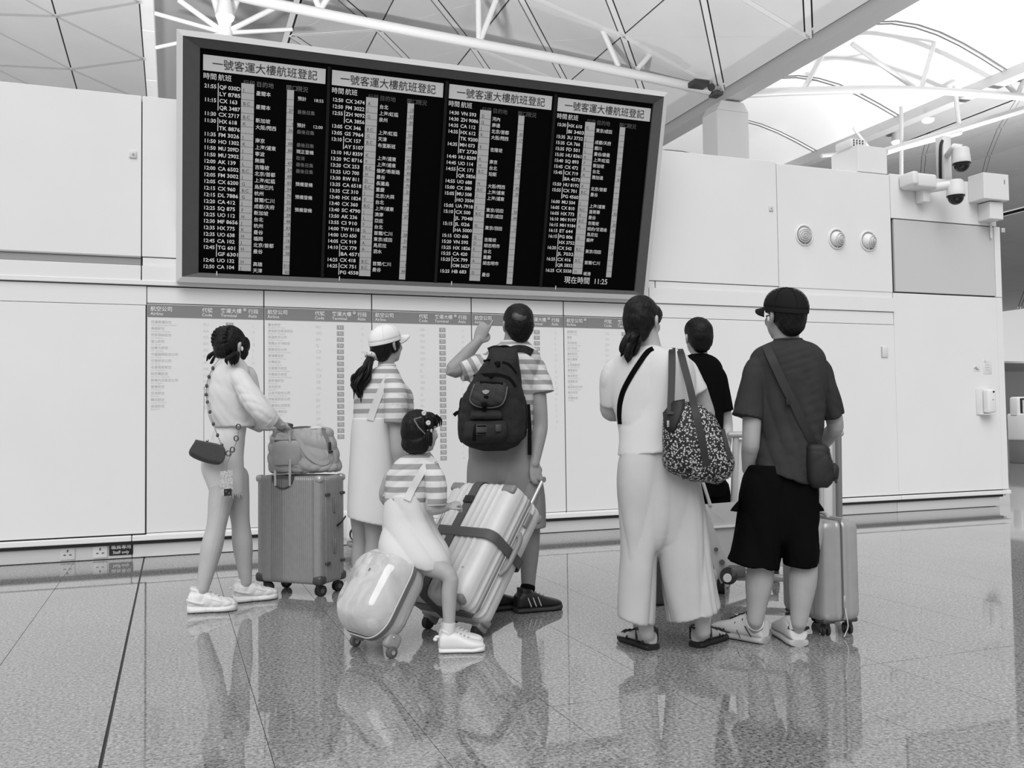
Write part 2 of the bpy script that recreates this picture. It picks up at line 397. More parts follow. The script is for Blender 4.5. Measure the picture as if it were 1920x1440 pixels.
mesh_obj('lens_hood', box((c[0] - .16, WY - .12, c[2] + .01), (.08, .22, .15), .025, 3), white_soft, t)
c = on_wall(1836, 358); t = thing('junction_box', (c[0], WY, c[2]), 'large white junction box beside the dome cameras', 'box')
mesh_obj('body', box((c[0] + .02, WY - .11, c[2]), (.38, .22, .30), .008), white_soft, t, smooth=False)
mesh_obj('lid_seam', box((c[0] + .14, WY - .222, c[2] + .06), (.006, .003, .05)), black_plastic, t)
c = on_wall(1842, 398); t = thing('junction_box', (c[0], WY, c[2]), 'small white junction box hanging below the large one', 'box')
mesh_obj('body', box((c[0] + .03, WY - .085, c[2] - .015), (.2, .17, .2), .008), white_soft, t, smooth=False)
mesh_obj('conduit', tube([(c[0] + .1, WY - .02, c[2] - .1), (c[0] + .1, WY - .02, c[2] - .3)], .012, n=8), white_soft, t)

# ================================================================== roof: barrel vaults along Y, lattice of triangular panels
SLOT = mat('roof_slot', .05, .8)
def _inset(P, ws, nrm):
    ctr = P.mean(0); out = []
    for i in range(3):
        e1 = unit(P[i] - P[i - 1]); e2 = unit(P[(i + 1) % 3] - P[i])
        n1 = unit(np.cross(nrm, e1)); n1 = n1 if n1 @ (ctr - P[i]) > 0 else -n1
        n2 = unit(np.cross(nrm, e2)); n2 = n2 if n2 @ (ctr - P[i]) > 0 else -n2
        out.append(np.linalg.solve(np.array([n1, n2, nrm]), np.array([n1 @ P[i] + ws[i - 1], n2 @ P[i] + ws[i], nrm @ P[i]])))
    return np.array(out)
def vault(name, xs, zs, y0, dy, ny, m, bar_m, tri=False, gap=.03, wide=.15):
    """barrel vault along Y with cross profile xs/zs; triangular panels and flat cover strips share a mesh per column"""
    n = len(xs); V = np.array([(x, y0 - dy, z + .25) for x, z in zip(xs, zs)] + [(x, y0 + dy * (ny + 1), z + .25) for x, z in zip(xs, zs)])
    root = struct(name, (V, [(i, i + 1, n + i + 1, n + i) for i in range(n - 1)]), SLOT, smooth=False)
    def rep(src, cnt):
        src.location = (0, y0, 0)
        for k in range(1, cnt): link_copy(src, root, (0, y0 + dy * k, 0))
    for c in range(n - 1):
        a = np.array([xs[c], 0, zs[c]]); b = np.array([xs[c + 1], 0, zs[c + 1]]); dv = np.array([0, dy, 0])
        nrm = unit(np.cross(b - a, dv)); nrm = -nrm if nrm[2] > 0 else nrm
        strip = lambda p, q, w: mesh_obj('cover_strip', ribbon([p - nrm * .01, q - nrm * .01], np.cross(q - p, nrm), w, .03), bar_m, root, smooth=False)
        if tri:
            oa, ob = (0, dy / 2) if c % 2 == 0 else (dy / 2, 0); la, rb = a + (0, oa, 0), b + (0, ob, 0)
            lo = la if oa < ob else rb; hi = rb if oa < ob else la
            T1_ = np.array([lo, lo + dv, hi]); T2_ = np.array([hi, hi + dv, lo + dv])
            for T in (T1_, T2_): rep(mesh_obj('ceiling_panel', prism(_inset(T, [gap, .10, .10], nrm), -nrm * .05), m, root, smooth=False), ny)
            rep(strip(lo, hi, .17), ny); rep(strip(hi, lo + dv, .17), ny)
        else:
            mid = (a + b + dv) / 2; cor = [a, b, b + dv, a + dv]
            for q in range(4):
                T = np.array([cor[q], cor[(q + 1) % 4], mid]); ws = [gap if q % 2 else .12, wide if (q + 1) % 2 == 0 else .010, wide if q % 2 == 0 else .010]
                rep(mesh_obj('ceiling_panel', prism(_inset(T, ws, nrm), -nrm * .05), m, root, smooth=False), ny)
            rep(strip(a, b + dv, .19), ny); rep(strip(a, b, .20), ny + 1)
    return root
vault('ceiling_left', [-17.3, -13.8, -10.4, -7.1, -3.78, -1.04], [17.4, 17.0, 16.5, 15.9, 15.2, 15.0], 19.4, 5.0, 9, ceil_pale, mat('cover_strip_left', .60, .5), True)
vault('ceiling_middle', [4.02, 7.2, 10.9, 14.9, 18.95], [15.1, 15.75, 15.6, 14.6, 13.1], 18.5, 4.9, 10, ceil_grey, mat('cover_strip', .74, .5))
vault('ceiling_right', [36.2, 41, 46, 51, 56], [15.4, 16.2, 16.6, 16.4, 15.6], 20, 5.2, 12, ceil_grey, ceil_grey, gap=.02, wide=.12)
# edge beams along Y and skylight strips
beam = mat('beam_grey', .34, .55)
struct('trim_1', box2((19.05, 12, 12.75), (19.75, 66, 13.35), .02), beam, smooth=False)
struct('trim_2', box2((32.6, 16, 15.0), (33.2, 80, 15.7), .02), mat('beam_pale', .6, .55), smooth=False)
sky_panel = emit('skylight_diffuser', .8, .34); rib_d = mat('skylight_rib', .16, .5)
def sky_arc(t_): return 19.85 + t_ * 12.75, 13.35 + 2.1 * t_ + 2.2 * math.sin(math.pi * t_)
for i in range(9):
    # diffusing skylight panels between the vaults, each curved
    y = 16 + i * 6.0
    rings = [[(x, y + .06, z), (x, y + 5.94, z), (x, y + 5.94, z + .05), (x, y + .06, z + .05)] for x, z in map(sky_arc, np.linspace(0, 1, 12))]
    struct('window_%d' % (i + 1), loft(rings), sky_panel)
    for o_ in (-.12, .12): struct('trim_%d' % (6 + i * 2 + (o_ > 0)), tube([(x, y + o_, z - .03) for x, z in map(sky_arc, np.linspace(0, 1, 12))], .028, n=6), rib_d)
for i in range(10):
    struct('window_%d' % (i + 10), box2((-1.02, 14.4 + i * 5.0 + .02, 15.1), (-.62, 14.4 + (i + 1) * 5.0 - .02, 15.14)), sky_panel, smooth=False)
struct('trim_3', box2((-.62, 12, 16.0), (4.0, 66, 16.1)), mat('strip_grey', .55, .6), smooth=False)
struct('trim_4', box2((33.2, 16, 15.5), (36.2, 84, 15.6)), mat('strip_grey', .55, .6), smooth=False)
# trusses: each a thing with chord and braces
def px_on(px, py, Y): d = wray(px, py); return EYE + d * (Y / d[1])
TYY = 28.6
def truss(label, chord, braces, r=.17, rb=.1):
    P = [px_on(x, y, TYY) for x, y in chord]; t = thing('roof_truss', P[0], label, 'truss', 'tubular roof trusses')
    mesh_obj('chord', tube(catmull(P, 4), r, n=14), tube_white, t)
    for a, b in braces: mesh_obj('brace', tube([px_on(*a, TYY), px_on(*b, TYY + b[2] * 0 if len(b) > 2 else TYY)], rb, n=10), tube_white, t)
    return t
t1 = truss('long white tubular truss arching above the flight board to the column head', [(430, -14), (480, 0), (700, 45), (900, 83), (1100, 121), (1330, 170)],
      [((900, 78), (930, 0)), ((898, 78), (897, 0)), ((600, 18), (575, -40)), ((600, 18), (640, -40)), ((1195, 130), (1290, 22)), ((1160, 125), (1105, 2))])
t2 = truss('white tubular truss running from the column head over the right wall', [(1395, 176), (1500, 171), (1700, 168), (1920, 182), (2050, 195)],
      [((1507, 168), (1553, 82)), ((1715, 165), (1597, 82)), ((1727, 166), (1775, 0)), ((1907, 178), (1790, 60)), ((1907, 178), (1935, 120))], r=.16)
for a, b, c in (((1553, 82), (1400, 60), 1),): pass
cj = px_on(1365, 188, TYY); c0 = px_on(1330, 200, TYY); c1 = px_on(1388, 200, TYY)
t = thing('roof_column', ((c0[0] + c1[0]) / 2, TYY, 0), 'pale square column with chamfered head rising behind the wall', 'column')
w = (c1[0] - c0[0]); cx = (c0[0] + c1[0]) / 2; zt = c0[2]
mesh_obj('shaft', box2((cx - w / 2, TYY - .5, 0), (cx + w / 2, TYY + .5, zt - .25), .02), mat('column_grey', .5, .55), t, smooth=False)
mesh_obj('head', loft([[(cx - q, TYY - .5, z), (cx + q, TYY - .5, z), (cx + q, TYY + .5, z), (cx - q, TYY + .5, z)] for q, z in ((w / 2, zt - .25), (w / 2 - .2, zt + .1))]), mat('column_grey', .5, .55), t, smooth=False)
mesh_obj('bearing', join(tube([(cx, TYY, zt + .08), (cx, TYY, zt + .45)], [.22, .16], n=14), box((cx, TYY, zt + .5), (1.1, .5, .16), .03)), mat('bearing_dark', .07, .5), t)
cl = px_on(1310, 158, TYY - .6); t = thing('roof_projector', tuple(cl), 'small dark projector clamped near the end of the roof truss', 'projector')
mesh_obj('body', box(cl, (.62, .5, .2), .03), mat('dark_case', .03, .5), t)
mesh_obj('lens', disc(cl + (.3, -.3, -.2), (0, -1, 0), .13, .1, 16), mat('dark_case', .03, .5), t)
# node with fanned tubes and its lamp above the board, in the strip between two vaults
nd = px_on(421, 62, 30.0); t = thing('roof_strut_fan', tuple(nd), 'fan of white roof struts meeting above the left end of the flight board', 'struts')
for q, rr in (((400, -10), .12), ((447, -10), .12), ((335, 0), .09), ((535, 5), .09), ((290, 25), .07), ((548, 55), .07), ((290, 90), .06)):
    mesh_obj('strut', tube([nd, px_on(q[0], q[1], 30.0)], rr, n=10), tube_white, t)
mesh_obj('node', ellipsoid(nd, (.25, .25, .25)), tube_white, t)
lampm = emit('lamp_glow', .9, 2.2)
def downlight(p, label):
    t = thing('ceiling_lamp', tuple(p), label, 'lamp', 'round roof lamps')
    mesh_obj('can', tube([p + np.array([0, 0, .55]), p + np.array([0, 0, .05])], [.2, .3], n=18), tube_white, t)
    mesh_obj('lens', ellipsoid(p, (.27, .27, .12)), lampm, t)
downlight(px_on(422, 34, 29.6), 'bright round lamp between the struts above the flight board')
for i, (px, py) in enumerate(((1740, 226), (1682, 267), (1621, 304))):
    d = wray(px, py); p = EYE + d * ((15.0 - CAMZ) / d[2]); 
    downlight(p, ('bright round lamp furthest from the white equipment box', 'bright round lamp in the middle of the row over the right wall', 'bright round lamp just behind the white equipment box')[i])
t = thing('roof_strut_fan', (27.6, 34, 12.4), 'white struts and ties below the lamp strip over the right wall', 'struts')
for a, b, rr in (((1660, 284, 30), (1800, 248, 30), .13), ((1660, 284, 30), (1920, 205, 30), .16), ((1690, 330, 30), (1690, 200, 30), .08), ((1800, 248, 30), (1790, 160, 30), .10), ((1660, 283, 30), (1540, 292, 30), .08), ((1600, 240, 32), (1640, 290, 32), .06)):
    mesh_obj('strut', tube([px_on(*a), px_on(*b)], rr, n=8), tube_white, t)
# unseen uplighters added on the wall top to brighten the vaults
for i, (x, y) in enumerate(((-4.5, 9.0), (1.5, 9.0), (7.0, 9.0))):
    t = thing('added_uplighter', (x, y, 3.735), ('added unseen lamp trough on the wall top above the blank left wall', 'added unseen lamp trough on the wall top behind the flight board', 'added unseen lamp trough on the wall top behind the equipment box')[i], 'lamp', 'added lamps on the wall top')
    mesh_obj('trough', box((x, y, 3.785), (2.6, .34, .09), .01), steel, t)
    la = bpy.data.lights.new('added_fill_lamp', 'AREA'); la.shape = 'RECTANGLE'; la.size = 2.4; la.size_y = .3; la.energy = (13500, 2000, 1100)[i]
    lo = bpy.data.objects.new('added_fill_lamp', la); COL.objects.link(lo); lo.parent = t; lo.location = (0, 0, .10); lo.rotation_euler = (math.radians(180 - 40), 0, 0)
for i, (x, y) in enumerate(((20.0, 21.0), (33.0, 26.0))):  # unseen standing lamps added behind the wall to brighten the far ceiling
    t = thing('added_floor_uplighter', (x, y, 0), ('added unseen standing lamp in the hall behind the wall, under the skylight', 'added unseen standing lamp in the hall behind the wall, under the lamp strip')[i], 'lamp')
    mesh_obj('base', tube([(x, y, 0), (x, y, .05)], .35, n=24), steel, t); mesh_obj('pole', tube([(x, y, .05), (x, y, 2.0)], .05, n=12), steel, t); mesh_obj('bowl', tube([(x, y, 1.95), (x, y, 2.05), (x, y, 2.25)], [.1, .35, .55], n=24), steel, t)
    la = bpy.data.lights.new('added_fill_lamp', 'AREA'); la.shape = 'DISK'; la.size = 1.0; la.energy = (90.0, 3300.0)[i]
    lo = bpy.data.objects.new('added_fill_lamp', la); COL.objects.link(lo); lo.parent = t; lo.location = (0, 0, 2.3); lo.rotation_euler = (math.radians(180), 0, 0)
# far hall beyond the end of the wall
struct('wall_far', join(box2((-20, 84, 0), (120, 84.5, 17), .01)), mat('far_wall', .62, .6), smooth=False)
struct('trim_5', box2((50, 70, 6.3), (120, 84, 6.5)), ceil_grey, smooth=False)
vault('ceiling_far', [56.5, 62, 68, 74, 80], [15.4, 14.6, 13.6, 12.6, 11.6], 38, 6, 7, ceil_grey, ceil_grey)

# ------------------------------------------------------------------ check-in kiosks past the wall end
def kiosk(p, label, tall):
    t = thing('check_in_kiosk', p, label, 'kiosk', 'check-in kiosks beyond the wall'); p = np.asarray(p)
    kw = mat('kiosk_white', .72, .35); kd = mat('kiosk_grey', .16, .5)
    if tall:
        mesh_obj('base', box(p + (0, 0, .03), (.6, .5, .06), .01), kd, t)
        mesh_obj('pole', box(p + (0, 0, .8), (.10, .08, 1.5), .01), kd, t)
        sc = mesh_obj('display', box(p + (0, -.06, 1.58), (.62, .06, .38), .012), black_plastic, t)
        mesh_obj('screen', box(p + (0, -.093, 1.58), (.57, .006, .33)), mat('screen_pale', .55, .3), sc)
        [mesh_obj('clip', box(p + (q_, -.05, 1.79), (.05, .03, .05)), black_plastic, t) for q_ in (-.15, .15)]
        mesh_obj('shelf', box(p + (0, -.1, .95), (.5, .3, .05), .01), kw, t)
    else:
        mesh_obj('plinth', box(p + (0, 0, .25), (.52, .45, .5), .02), kd, t)
        mesh_obj('cabinet', box(p + (0, 0, .78), (.56, .48, .58), .04, 3), kw, t)
        hd = mesh_obj('head', box(p + (0, .05, 1.2), (.56, .24, .46), .05, 3), kw, t)
        mesh_obj('screen_frame', box(p + (.0, -.08, 1.22), (.46, .03, .36), .01), black_plastic, hd)
        mesh_obj('screen', box(p + (.0, -.097, 1.22), (.38, .008, .28)), mat('screen_pale', .55, .3), hd)
        mesh_obj('emblem', disc(p + (.0, -.245, .95), (0, -1, 0), .03, .006, 14), kd, t)
q = on_floor(1926, 868); kiosk((q[0], q[1], 0), 'white check-in kiosk with framed screen beyond the wall end', False)
q = on_floor(1897, 872); kiosk((q[0] - .05, q[1] + .9, 0), 'pole mounted display with pale screen behind the white kiosk', True)
q = on_floor(1898, 852); kiosk((q[0] - .5, q[1] + 2, 0), 'second white kiosk half hidden by the end of the wall', False)
# ================================================================== flight information board (leaning out over the hall)
BXL, BXR = .026, 4.318; PB = np.array([0, 7.80, 2.214]); PT = np.array([0, 7.32, 4.092])
bu = np.array([1.0, 0, 0]); bv = unit(PT - PB); bn = np.cross(bu, bv)      # bn points out of the face towards the hall
bn = bn if bn[1] < 0 else -bn
BH = float(np.linalg.norm(PT - PB)); BO = np.array([BXL, PB[1], PB[2]])
def bpx(px, py, back=0.0):
    """photo pixel -> board plane coordinates (u, v)"""
    d = wray(px, py); o = BO - bn * back; t = ((o - EYE) @ bn) / (d @ bn); q = EYE + d * t - BO; return np.array([q @ bu, q @ bv])
def B3(u, v, out=0.0): return BO + bu * u + bv * v + bn * out
BW = BXR - BXL
board = thing('flight_information_board', (2.17, 7.8, 2.2), 'large dark framed flight information board leaning out from the white wall', 'board')
def bquad(u0, v0, u1, v1, out0, out1, bev=0): 
    return prism([B3(u0, v0, out0), B3(u1, v0, out0), B3(u1, v1, out0), B3(u0, v1, out0)], bn * (out1 - out0))
silver = mat('board_edge_silver', .70, .45); fr = mat('board_frame', .075, .55, var=.06, vscale=20); scr = mat('board_screen', .003, .6, spec=.04)
REC = .035
iu0, iv0 = bpx(372, 505, REC); iu1 = bpx(1207, 370, REC)[0]; iv1 = bpx(372, 92, REC)[1]
iv0 = (bpx(376, 512, REC)[1] + bpx(1192, 545, REC)[1]) / 2; iv1 = (bpx(372, 92, REC)[1] + bpx(1222, 192, REC)[1]) / 2
lip = .045
mesh_obj('back_casing', prism([B3(.02, .02, -.10), B3(BW - .02, .02, -.10), B3(BW - .02, BH - .02, -.10), B3(.02, BH - .02, -.10)], -bn * .16), silver, board, smooth=False)
def frame_bar(outer0, outer1, inner1, inner0, o_out, i_out, m, nm):
    a = [B3(*outer0, o_out), B3(*outer1, o_out), B3(*inner1, i_out), B3(*inner0, i_out)]
    return mesh_obj(nm, prism(a, -bn * (.1 if m is fr else .2)), m, board, smooth=False)
O = [(0, 0), (BW, 0), (BW, BH), (0, BH)]; Lp = [(lip, lip), (BW - lip, lip), (BW - lip, BH - lip), (lip, BH - lip)]; I = [(iu0, iv0), (iu1, iv0), (iu1, iv1), (iu0, iv1)]
for k in range(4):
    k2 = (k + 1) % 4
    frame_bar(O[k], O[k2], Lp[k2], Lp[k], 0, .012, silver, 'edge_trim'); frame_bar(Lp[k], Lp[k2], I[k2], I[k], .008, -REC + .01, fr, 'frame_bar')
mesh_obj('screen_bed', bquad(iu0 - .01, iv0 - .01, iu1 + .01, iv1 + .01, -REC - .03, -REC - .012), scr, board, smooth=False)
# four display columns, read from the photo (pixel columns at the header line)
hdr_m = mat('header_white', .62, .5); hdr_ink = mat('header_ink', .02, .5); tw = mat('flap_white', .74, .5); td = mat('flap_dim', .10, .5); strip_m = mat('strip_grey_flap', .46, .5); strip_ink = mat('strip_ink', .10, .5); line_m = mat('strip_line', .22, .5)
pan = [((381, 103), (611, 128), (604, 515)), ((623, 132), (832, 155), (820, 525)), ((843, 158), (1036, 180), (1018, 535)), ((1047, 183), (1221, 203), (1196, 543))]
T1 = '''21:55|QF 030D|J|墨爾本||預計 18:55
|+LY 8785||||
11:15|QCX 163|B.C|墨爾本|27|~最後召集
|+QR 3487||||
11:30|CX 2717|B.C|新加坡|1|預計 12:00
11:30|QHX 618|K|大阪/關西|36|~最後召集
|+TK 8876||||
11:35|FM 3026|J|南京|68|~最後召集
11:50|HO 1302|K|上海/浦東|66|現正登機
11:50|MU 209D|J|寧波||~取消
11:50|MU 2902|J|無錫|47|~最後召集
12:00|AK 139|L|吉隆坡|24|~最後召集
12:00|CA 6502|B.C|北京/首都|68|
12:05|FM 3002|J|上海/虹橋|65|預備登機
12:05|CX 6200|G|烏蘭巴托|34|
12:15|CX 960|B.C|杭州|70|預備登機
12:15|DL 7886|G|首爾/仁川|32|
12:20|CA 412|J|成都/天府|29|預備登機
12:25|SQ 875|F|新加坡|28|
12:25|UO 112|H|台北|48|
12:30|MF 8656|J|杭州|63|
12:35|HX 775|K|曼谷|18|
12:35|UO 638|H|福岡|16|
12:45|CA 102|J|北京/首都|60|
12:45|QTG 601|H|曼谷|36|
|+GF 6301||||
12:45|UO 132|H|高雄|511|
12:50|CA 104|J|天津|62|'''.replace('55|QF', '55|QQF')
T2 = '''12:50|CX 2474|A|台北|13|
12:50|FM 3022|J|上海/虹橋|23|
12:55|QZH 9092|G|泉州|20|
|+CA 3856||||
13:05|CX 346|B.C|上海/虹橋|50|
13:05|GS 7964|G|天津|10|
13:10|QCX 157|B.C|布里斯班|49|
|+AY 5107||||
13:10|HU 8359|K|上海/浦東|42|
13:20|9C 8716|F|上海/浦東|33|
13:20|CX 253|B.C|倫敦/希斯路|43|
13:25|UO 700|H|曼谷|40|
13:30|RW 811|D|長灘島|70|
13:35|CA 6518|B.C|重慶|21|
13:35|CZ 310|J|北京/大興||
13:40|HX 1824|E|台北|6|
13:40|CX 360|B.C|上海/浦東|3|
13:40|SC 4790|J|濟南|27|
13:50|AK 236|L|亞庇||
13:55|CI 910|F|台北||
14:00|TW 9118|G|首爾/仁川|28|
14:00|UO 650|H|東京/成田|31|
14:05|CX 919|A|馬尼拉|44|
14:10|QCX 779|A|泗水||
|+BA 4571||||
14:25|CX 418|B.C|首爾/仁川|1|
14:25|QCX 751|B.C|曼谷|66|
|+PG 4558||||'''
T3 = '''14:30|VN 593|D|河內||
14:30|ZH 9086|G|南通||
14:35|CA 112|J|北京/首都|65|
14:35|QHX 612|K|大阪/關西|17|
|+TK 9200||||
14:35|QMH 073|E|吉隆坡||
|+EY 2730||||
14:40|HU 8209|K|南京|47|
14:45|UO 114|H|台北|513|
14:55|QCX 171|B.C|珀斯|2|
|+QR 5856||||
14:55|UO 688|H|大阪/關西|45|
15:00|CX 380|B.C|上海/浦東|35|
15:05|QMU 508|J|上海/浦東||
|+HO 3504||||
15:05|UA 7918|E|東京/羽田|30|
15:10|QCX 500|B.C|東京/成田|64|
|+JL 7048||||
15:15|QJL 026|G|東京/羽田|7|
|+HA 5000||||
15:15|OD 606|G|吉隆坡||
15:20|VN 595|D|胡志明市||
15:25|HX 1826|E|台北||
15:25|CA 420|J|重慶||
15:25|QCX 799|A|胡志明市||
|+OM 5627||||
15:25|HB 683|D|曼谷||
|||||'''
T4 = '''15:30|QHX 610|K|東京/成田||
|+BI 3403||||
15:35|3U 3732|J|成都/天府||
15:35|CA 766|J|銀川||
15:35|FD 501|L|曼谷/廊曼||
15:35|HU 8361|K|上海/虹橋||
15:40|SQ 893|F|新加坡|25|
15:45|CX 472|A|台北||
15:45|QCX 719|A|雅加達|61|
|+BA 4573||||
15:50|HU 8192|K|北京/首都||
15:55|QCX 701|B.C|曼谷||
|+PG 4560||||
16:00|MU 504|J|上海/浦東||
16:05|CX 810|B.C|溫哥華|62|
16:05|HX 773|K|曼谷||
16:10|MH 9197|B.C|吉隆坡|25|
16:15|MH 9184|A|紐約/甘迺迪|41|
16:15|ET 644||馬尼拉||
16:15|QPG 806|G|蘇梅||
|+HX 3752||||
16:20|QCX 542|B.C|東京/羽田|6|
|+JL 7032||||
16:25|QCX 416|B.C|首爾/仁川||
|+QR 5832||||
16:25|CX 5558|H|峴港||'''
zo = -REC - .008          # face of the display modules
for k, T in enumerate((T1, T2, T3, T4)):
    a, b, c = pan[k]; u0, v1 = bpx(*a, REC); u1 = bpx(*b, REC)[0]; v1 = (v1 + bpx(*b, REC)[1]) / 2; w = u1 - u0; v0 = iv0 + .03
    part = mesh_obj('display_column', bquad(u0 - .012, v0 - .02, u1 + .012, v1 + .012, -REC - .012, zo), mat('module_black', .002, .6, spec=.03), board, smooth=False)
    if k < 3:
        nu = bpx(*pan[k + 1][0], REC)[0]; mesh_obj('mullion', bquad((u1 + nu) / 2 - .012, v0 - .03, (u1 + nu) / 2 + .012, v1 + .02, -REC - .012, -REC + .012), mat('mullion_dark', .012, .5, spec=.1), board, smooth=False)
    hh = .118
    mesh_obj('header_strip', bquad(u0, v1 - hh, u1, v1, zo, zo + .004), hdr_m, part, smooth=False)
    mesh_obj('header_lettering', text_on('一號客運大樓航班登記', B3(u0 + w * .07, v1 - hh + .027, zo + .006), bu, bv, .082, w * .86, .002), hdr_ink, part, smooth=False)['kind'] = 'stuff'
    rows = [r.split('|') for r in T.split('\n')]
    vt = v1 - hh - .085; n = 28; dv_ = (vt - v0) / n; em = dv_ * .80
    s = w / 1.0
    cu = [.01, .125, .305, .425, .68, .75]        # column starts as a share of the width
    sub = [('時間', 0), ('航班', .118), ('行段', .32), ('目的地', .425), ('閘口', .67), ('現況', .76)]
    L_ = []; Dm = []; Sk = []; Rw = []
    for q, (t_, x) in enumerate(sub):
        (L_ if q < 2 else Dm).append(text_on(t_, B3(u0 + w * x, v1 - hh - .06 - (.018 if q > 1 else 0), zo + .003), bu, bv, .052 if q < 2 else .046, None, .003 if q < 2 else 0))
    mesh_obj('heading_lettering', cat_geo(L_), tw, part, smooth=False)['kind'] = 'stuff'
    for i, r in enumerate(rows):
        L_ = []
        r = (r + [''] * 6)[:6]; vb = vt - dv_ * (i + 1) + dv_ * .18
        if r[0]: L_.append(text_on(r[0], B3(u0 + w * cu[0], vb, zo + .003), bu, bv, em * .98, w * .095, .016))
        fl = r[1]; bar = fl[:1] in 'Q+' and (fl[:1] == '+' or (i + 1 < len(rows) and rows[i + 1][1].startswith('+')))
        if bar: fl = fl[1:]; L_.append(bquad(u0 + w * .118, vb - dv_ * .16, u0 + w * .124, vb + dv_ * .8, zo, zo + .003))
        if fl: L_.append(text_on(fl, B3(u0 + w * (.13 if bar else cu[1]), vb, zo + .003), bu, bv, em * 1.0, w * (.024 * len(fl)), .016))
        if r[2]: Sk.append(text_on(r[2], B3(u0 + w * (cu[2] + .015), vb, zo + .0065), bu, bv, em * .88))
        if r[3]: L_.append(text_on(r[3], B3(u0 + w * cu[3], vb - dv_ * .32, zo + .003), bu, bv, em * .92, None, .006))
        if r[4]: Sk.append(text_on(r[4], B3(u0 + w * .735, vb - dv_ * .3, zo + .0065), bu, bv, em * .85, None, 0, 'r'))
        if r[5]:
            tx = r[5]; dim = tx[0] == '~'; tx = tx.lstrip('~')
            for j, q in enumerate(tx.split(' ')):
                (Dm if dim else L_).append(text_on(q, B3(u0 + w * (.77 if j == 0 else .905), vb - dv_ * .4, zo + .003), bu, bv, em * .85, None if j == 0 else w * .085, .004))
        if L_: mesh_obj('flight_row', cat_geo(L_), tw, part, smooth=False)['kind'] = 'stuff'
    if k == 3: Rw.append(text_on('現在時間  11:25', B3(u0 + w * .22, vt - dv_ * 27.6, zo + .003), bu, bv, .07, w * .48, .004))
    nst = 28 if k < 3 else 26
    mesh_obj('aisle_strip', bquad(u0 + w * .305, vt - dv_ * nst, u0 + w * .41, vt + .02, zo, zo + .005), strip_m, part, smooth=False)
    mesh_obj('gate_strip', bquad(u0 + w * .68, vt - dv_ * nst - dv_ * .3, u0 + w * .738, vt + .008, zo, zo + .005), strip_m, part, smooth=False)
    mesh_obj('strip_lines', cat_geo([bquad(u0 + w * x0, vt - dv_ * (i + f_), u0 + w * x1, vt - dv_ * (i + f_) + .004, zo + .005, zo + .0058) for i in range(1, nst) for x0, x1, f_ in ((.305, .41, 0), (.68, .738, .3))]), line_m, part, smooth=False)['kind'] = 'stuff'
    mesh_obj('strip_lettering', cat_geo(Sk), strip_ink, part, smooth=False)['kind'] = 'stuff'
    if Rw: mesh_obj('clock_lettering', cat_geo(Rw), tw, part, smooth=False)['kind'] = 'stuff'
    mesh_obj('dim_lettering', cat_geo(Dm), td if k else mat('flap_mid', .16, .5), part, smooth=False)['kind'] = 'stuff'
    mesh_obj('latch', bquad(u0 + w * .12, iv0 - .03, u0 + w * .128, iv0 + .02, -REC + .02, -REC + .024), tw, part, smooth=False)

# ================================================================== airline directory panels under the board
dp = mat('directory_white', .77, .18); db = mat('directory_band', .23, .22); dw = mat('directory_ink_white', .78, .4); di = mat('directory_ink', .46, .4); dl = mat('directory_ink_pale', .60, .4); tb = mat('terminal_box', .36, .4)
lists = [[('空橋貨運航空', 'AirBridgeCargo Airlines', 'RU', 'L'), ('美國航空', 'American Airlines', 'AA', 'A'), ('阿斯塔納航空', 'Air Astana', 'KC', 'J'), ('釜山航空', 'Air Busan', 'BX', 'G'), ('加拿大航空', 'Air Canada', 'AC', 'F'), ('中國國際航空公司', 'Air China', 'CA', 'J'), ('印度航空公司', 'Air India', 'AI', 'H'), ('毛里裘斯航空', 'Air Mauritius', 'MK', 'E'), ('紐西蘭航空', 'Air New Zealand', 'NZ', 'G'), ('新幾內亞航空公司', 'Air Niugini', 'PX', 'D'), ('首爾航空', 'Air Seoul', 'RS', 'G'), ('亞洲航空', 'AirAsia', 'AK', 'L'), ('韓亞航空', 'Asiana Airlines', 'OZ', 'H'), ('峇迪航空', 'Batik Air', 'ID', 'G')],
 [('曼谷航空', 'Bangkok Airways', 'PG', 'H'), ('峇迪航空馬來西亞', 'Batik Air Malaysia', 'OD', 'G'), ('英國航空公司', 'British Airways', 'BA', 'J'), ('宿霧太平洋航空', 'Cebu Pacific', '5J', 'L'), ('國泰航空公司', 'Cathay Pacific Airways', 'CX', 'BC'), ('柬埔寨航空', 'Cambodia Airways', 'KR', 'L'), ('中華航空', 'China Airlines', 'CI', 'F'), ('中國東方航空', 'China Eastern Airlines', 'MU', 'J'), ('中國南方航空', 'China Southern Airlines', 'CZ', 'J'), ('易斯達航空', 'Eastar Jet', 'ZE', 'G'), ('埃及航空', 'EgyptAir', 'MS', 'J'), ('以色列航空公司', 'El Al Israel Airlines', 'LY', 'J'), ('阿聯酋航空公司', 'Emirates', 'EK', 'D'), ('埃塞俄比亞航空', 'Ethiopian Airlines', 'ET', 'F'), ('阿提哈德航空', 'Etihad Airways', 'EY', 'E'), ('長榮航空', 'EVA Air', 'BR', 'A'), ('快運航空', 'Express', 'MO', 'K'), ('斐濟航空', 'Fiji Airways', 'FJ', 'B'), ('芬蘭航空', 'Finnair', 'AY', 'C')]]
cds = ['GA', 'HB', 'HU', 'NS', 'HX', 'UO', '6E', 'JL', '7C', 'QR', 'KE', 'LJ', 'LH', 'KL', 'MH', 'OM', 'MF', 'RA', 'NH', 'PR', 'QF', 'BI', 'SQ']
lists.append([('', '', c, 'ABCDEFGHJKL'[(i * 3) % 11]) for i, c in enumerate(cds)])
lists.append([('', '', '', 'ABCDEFGHJKL'[(i * 5) % 11]) for i, c in enumerate(cds[:18])])
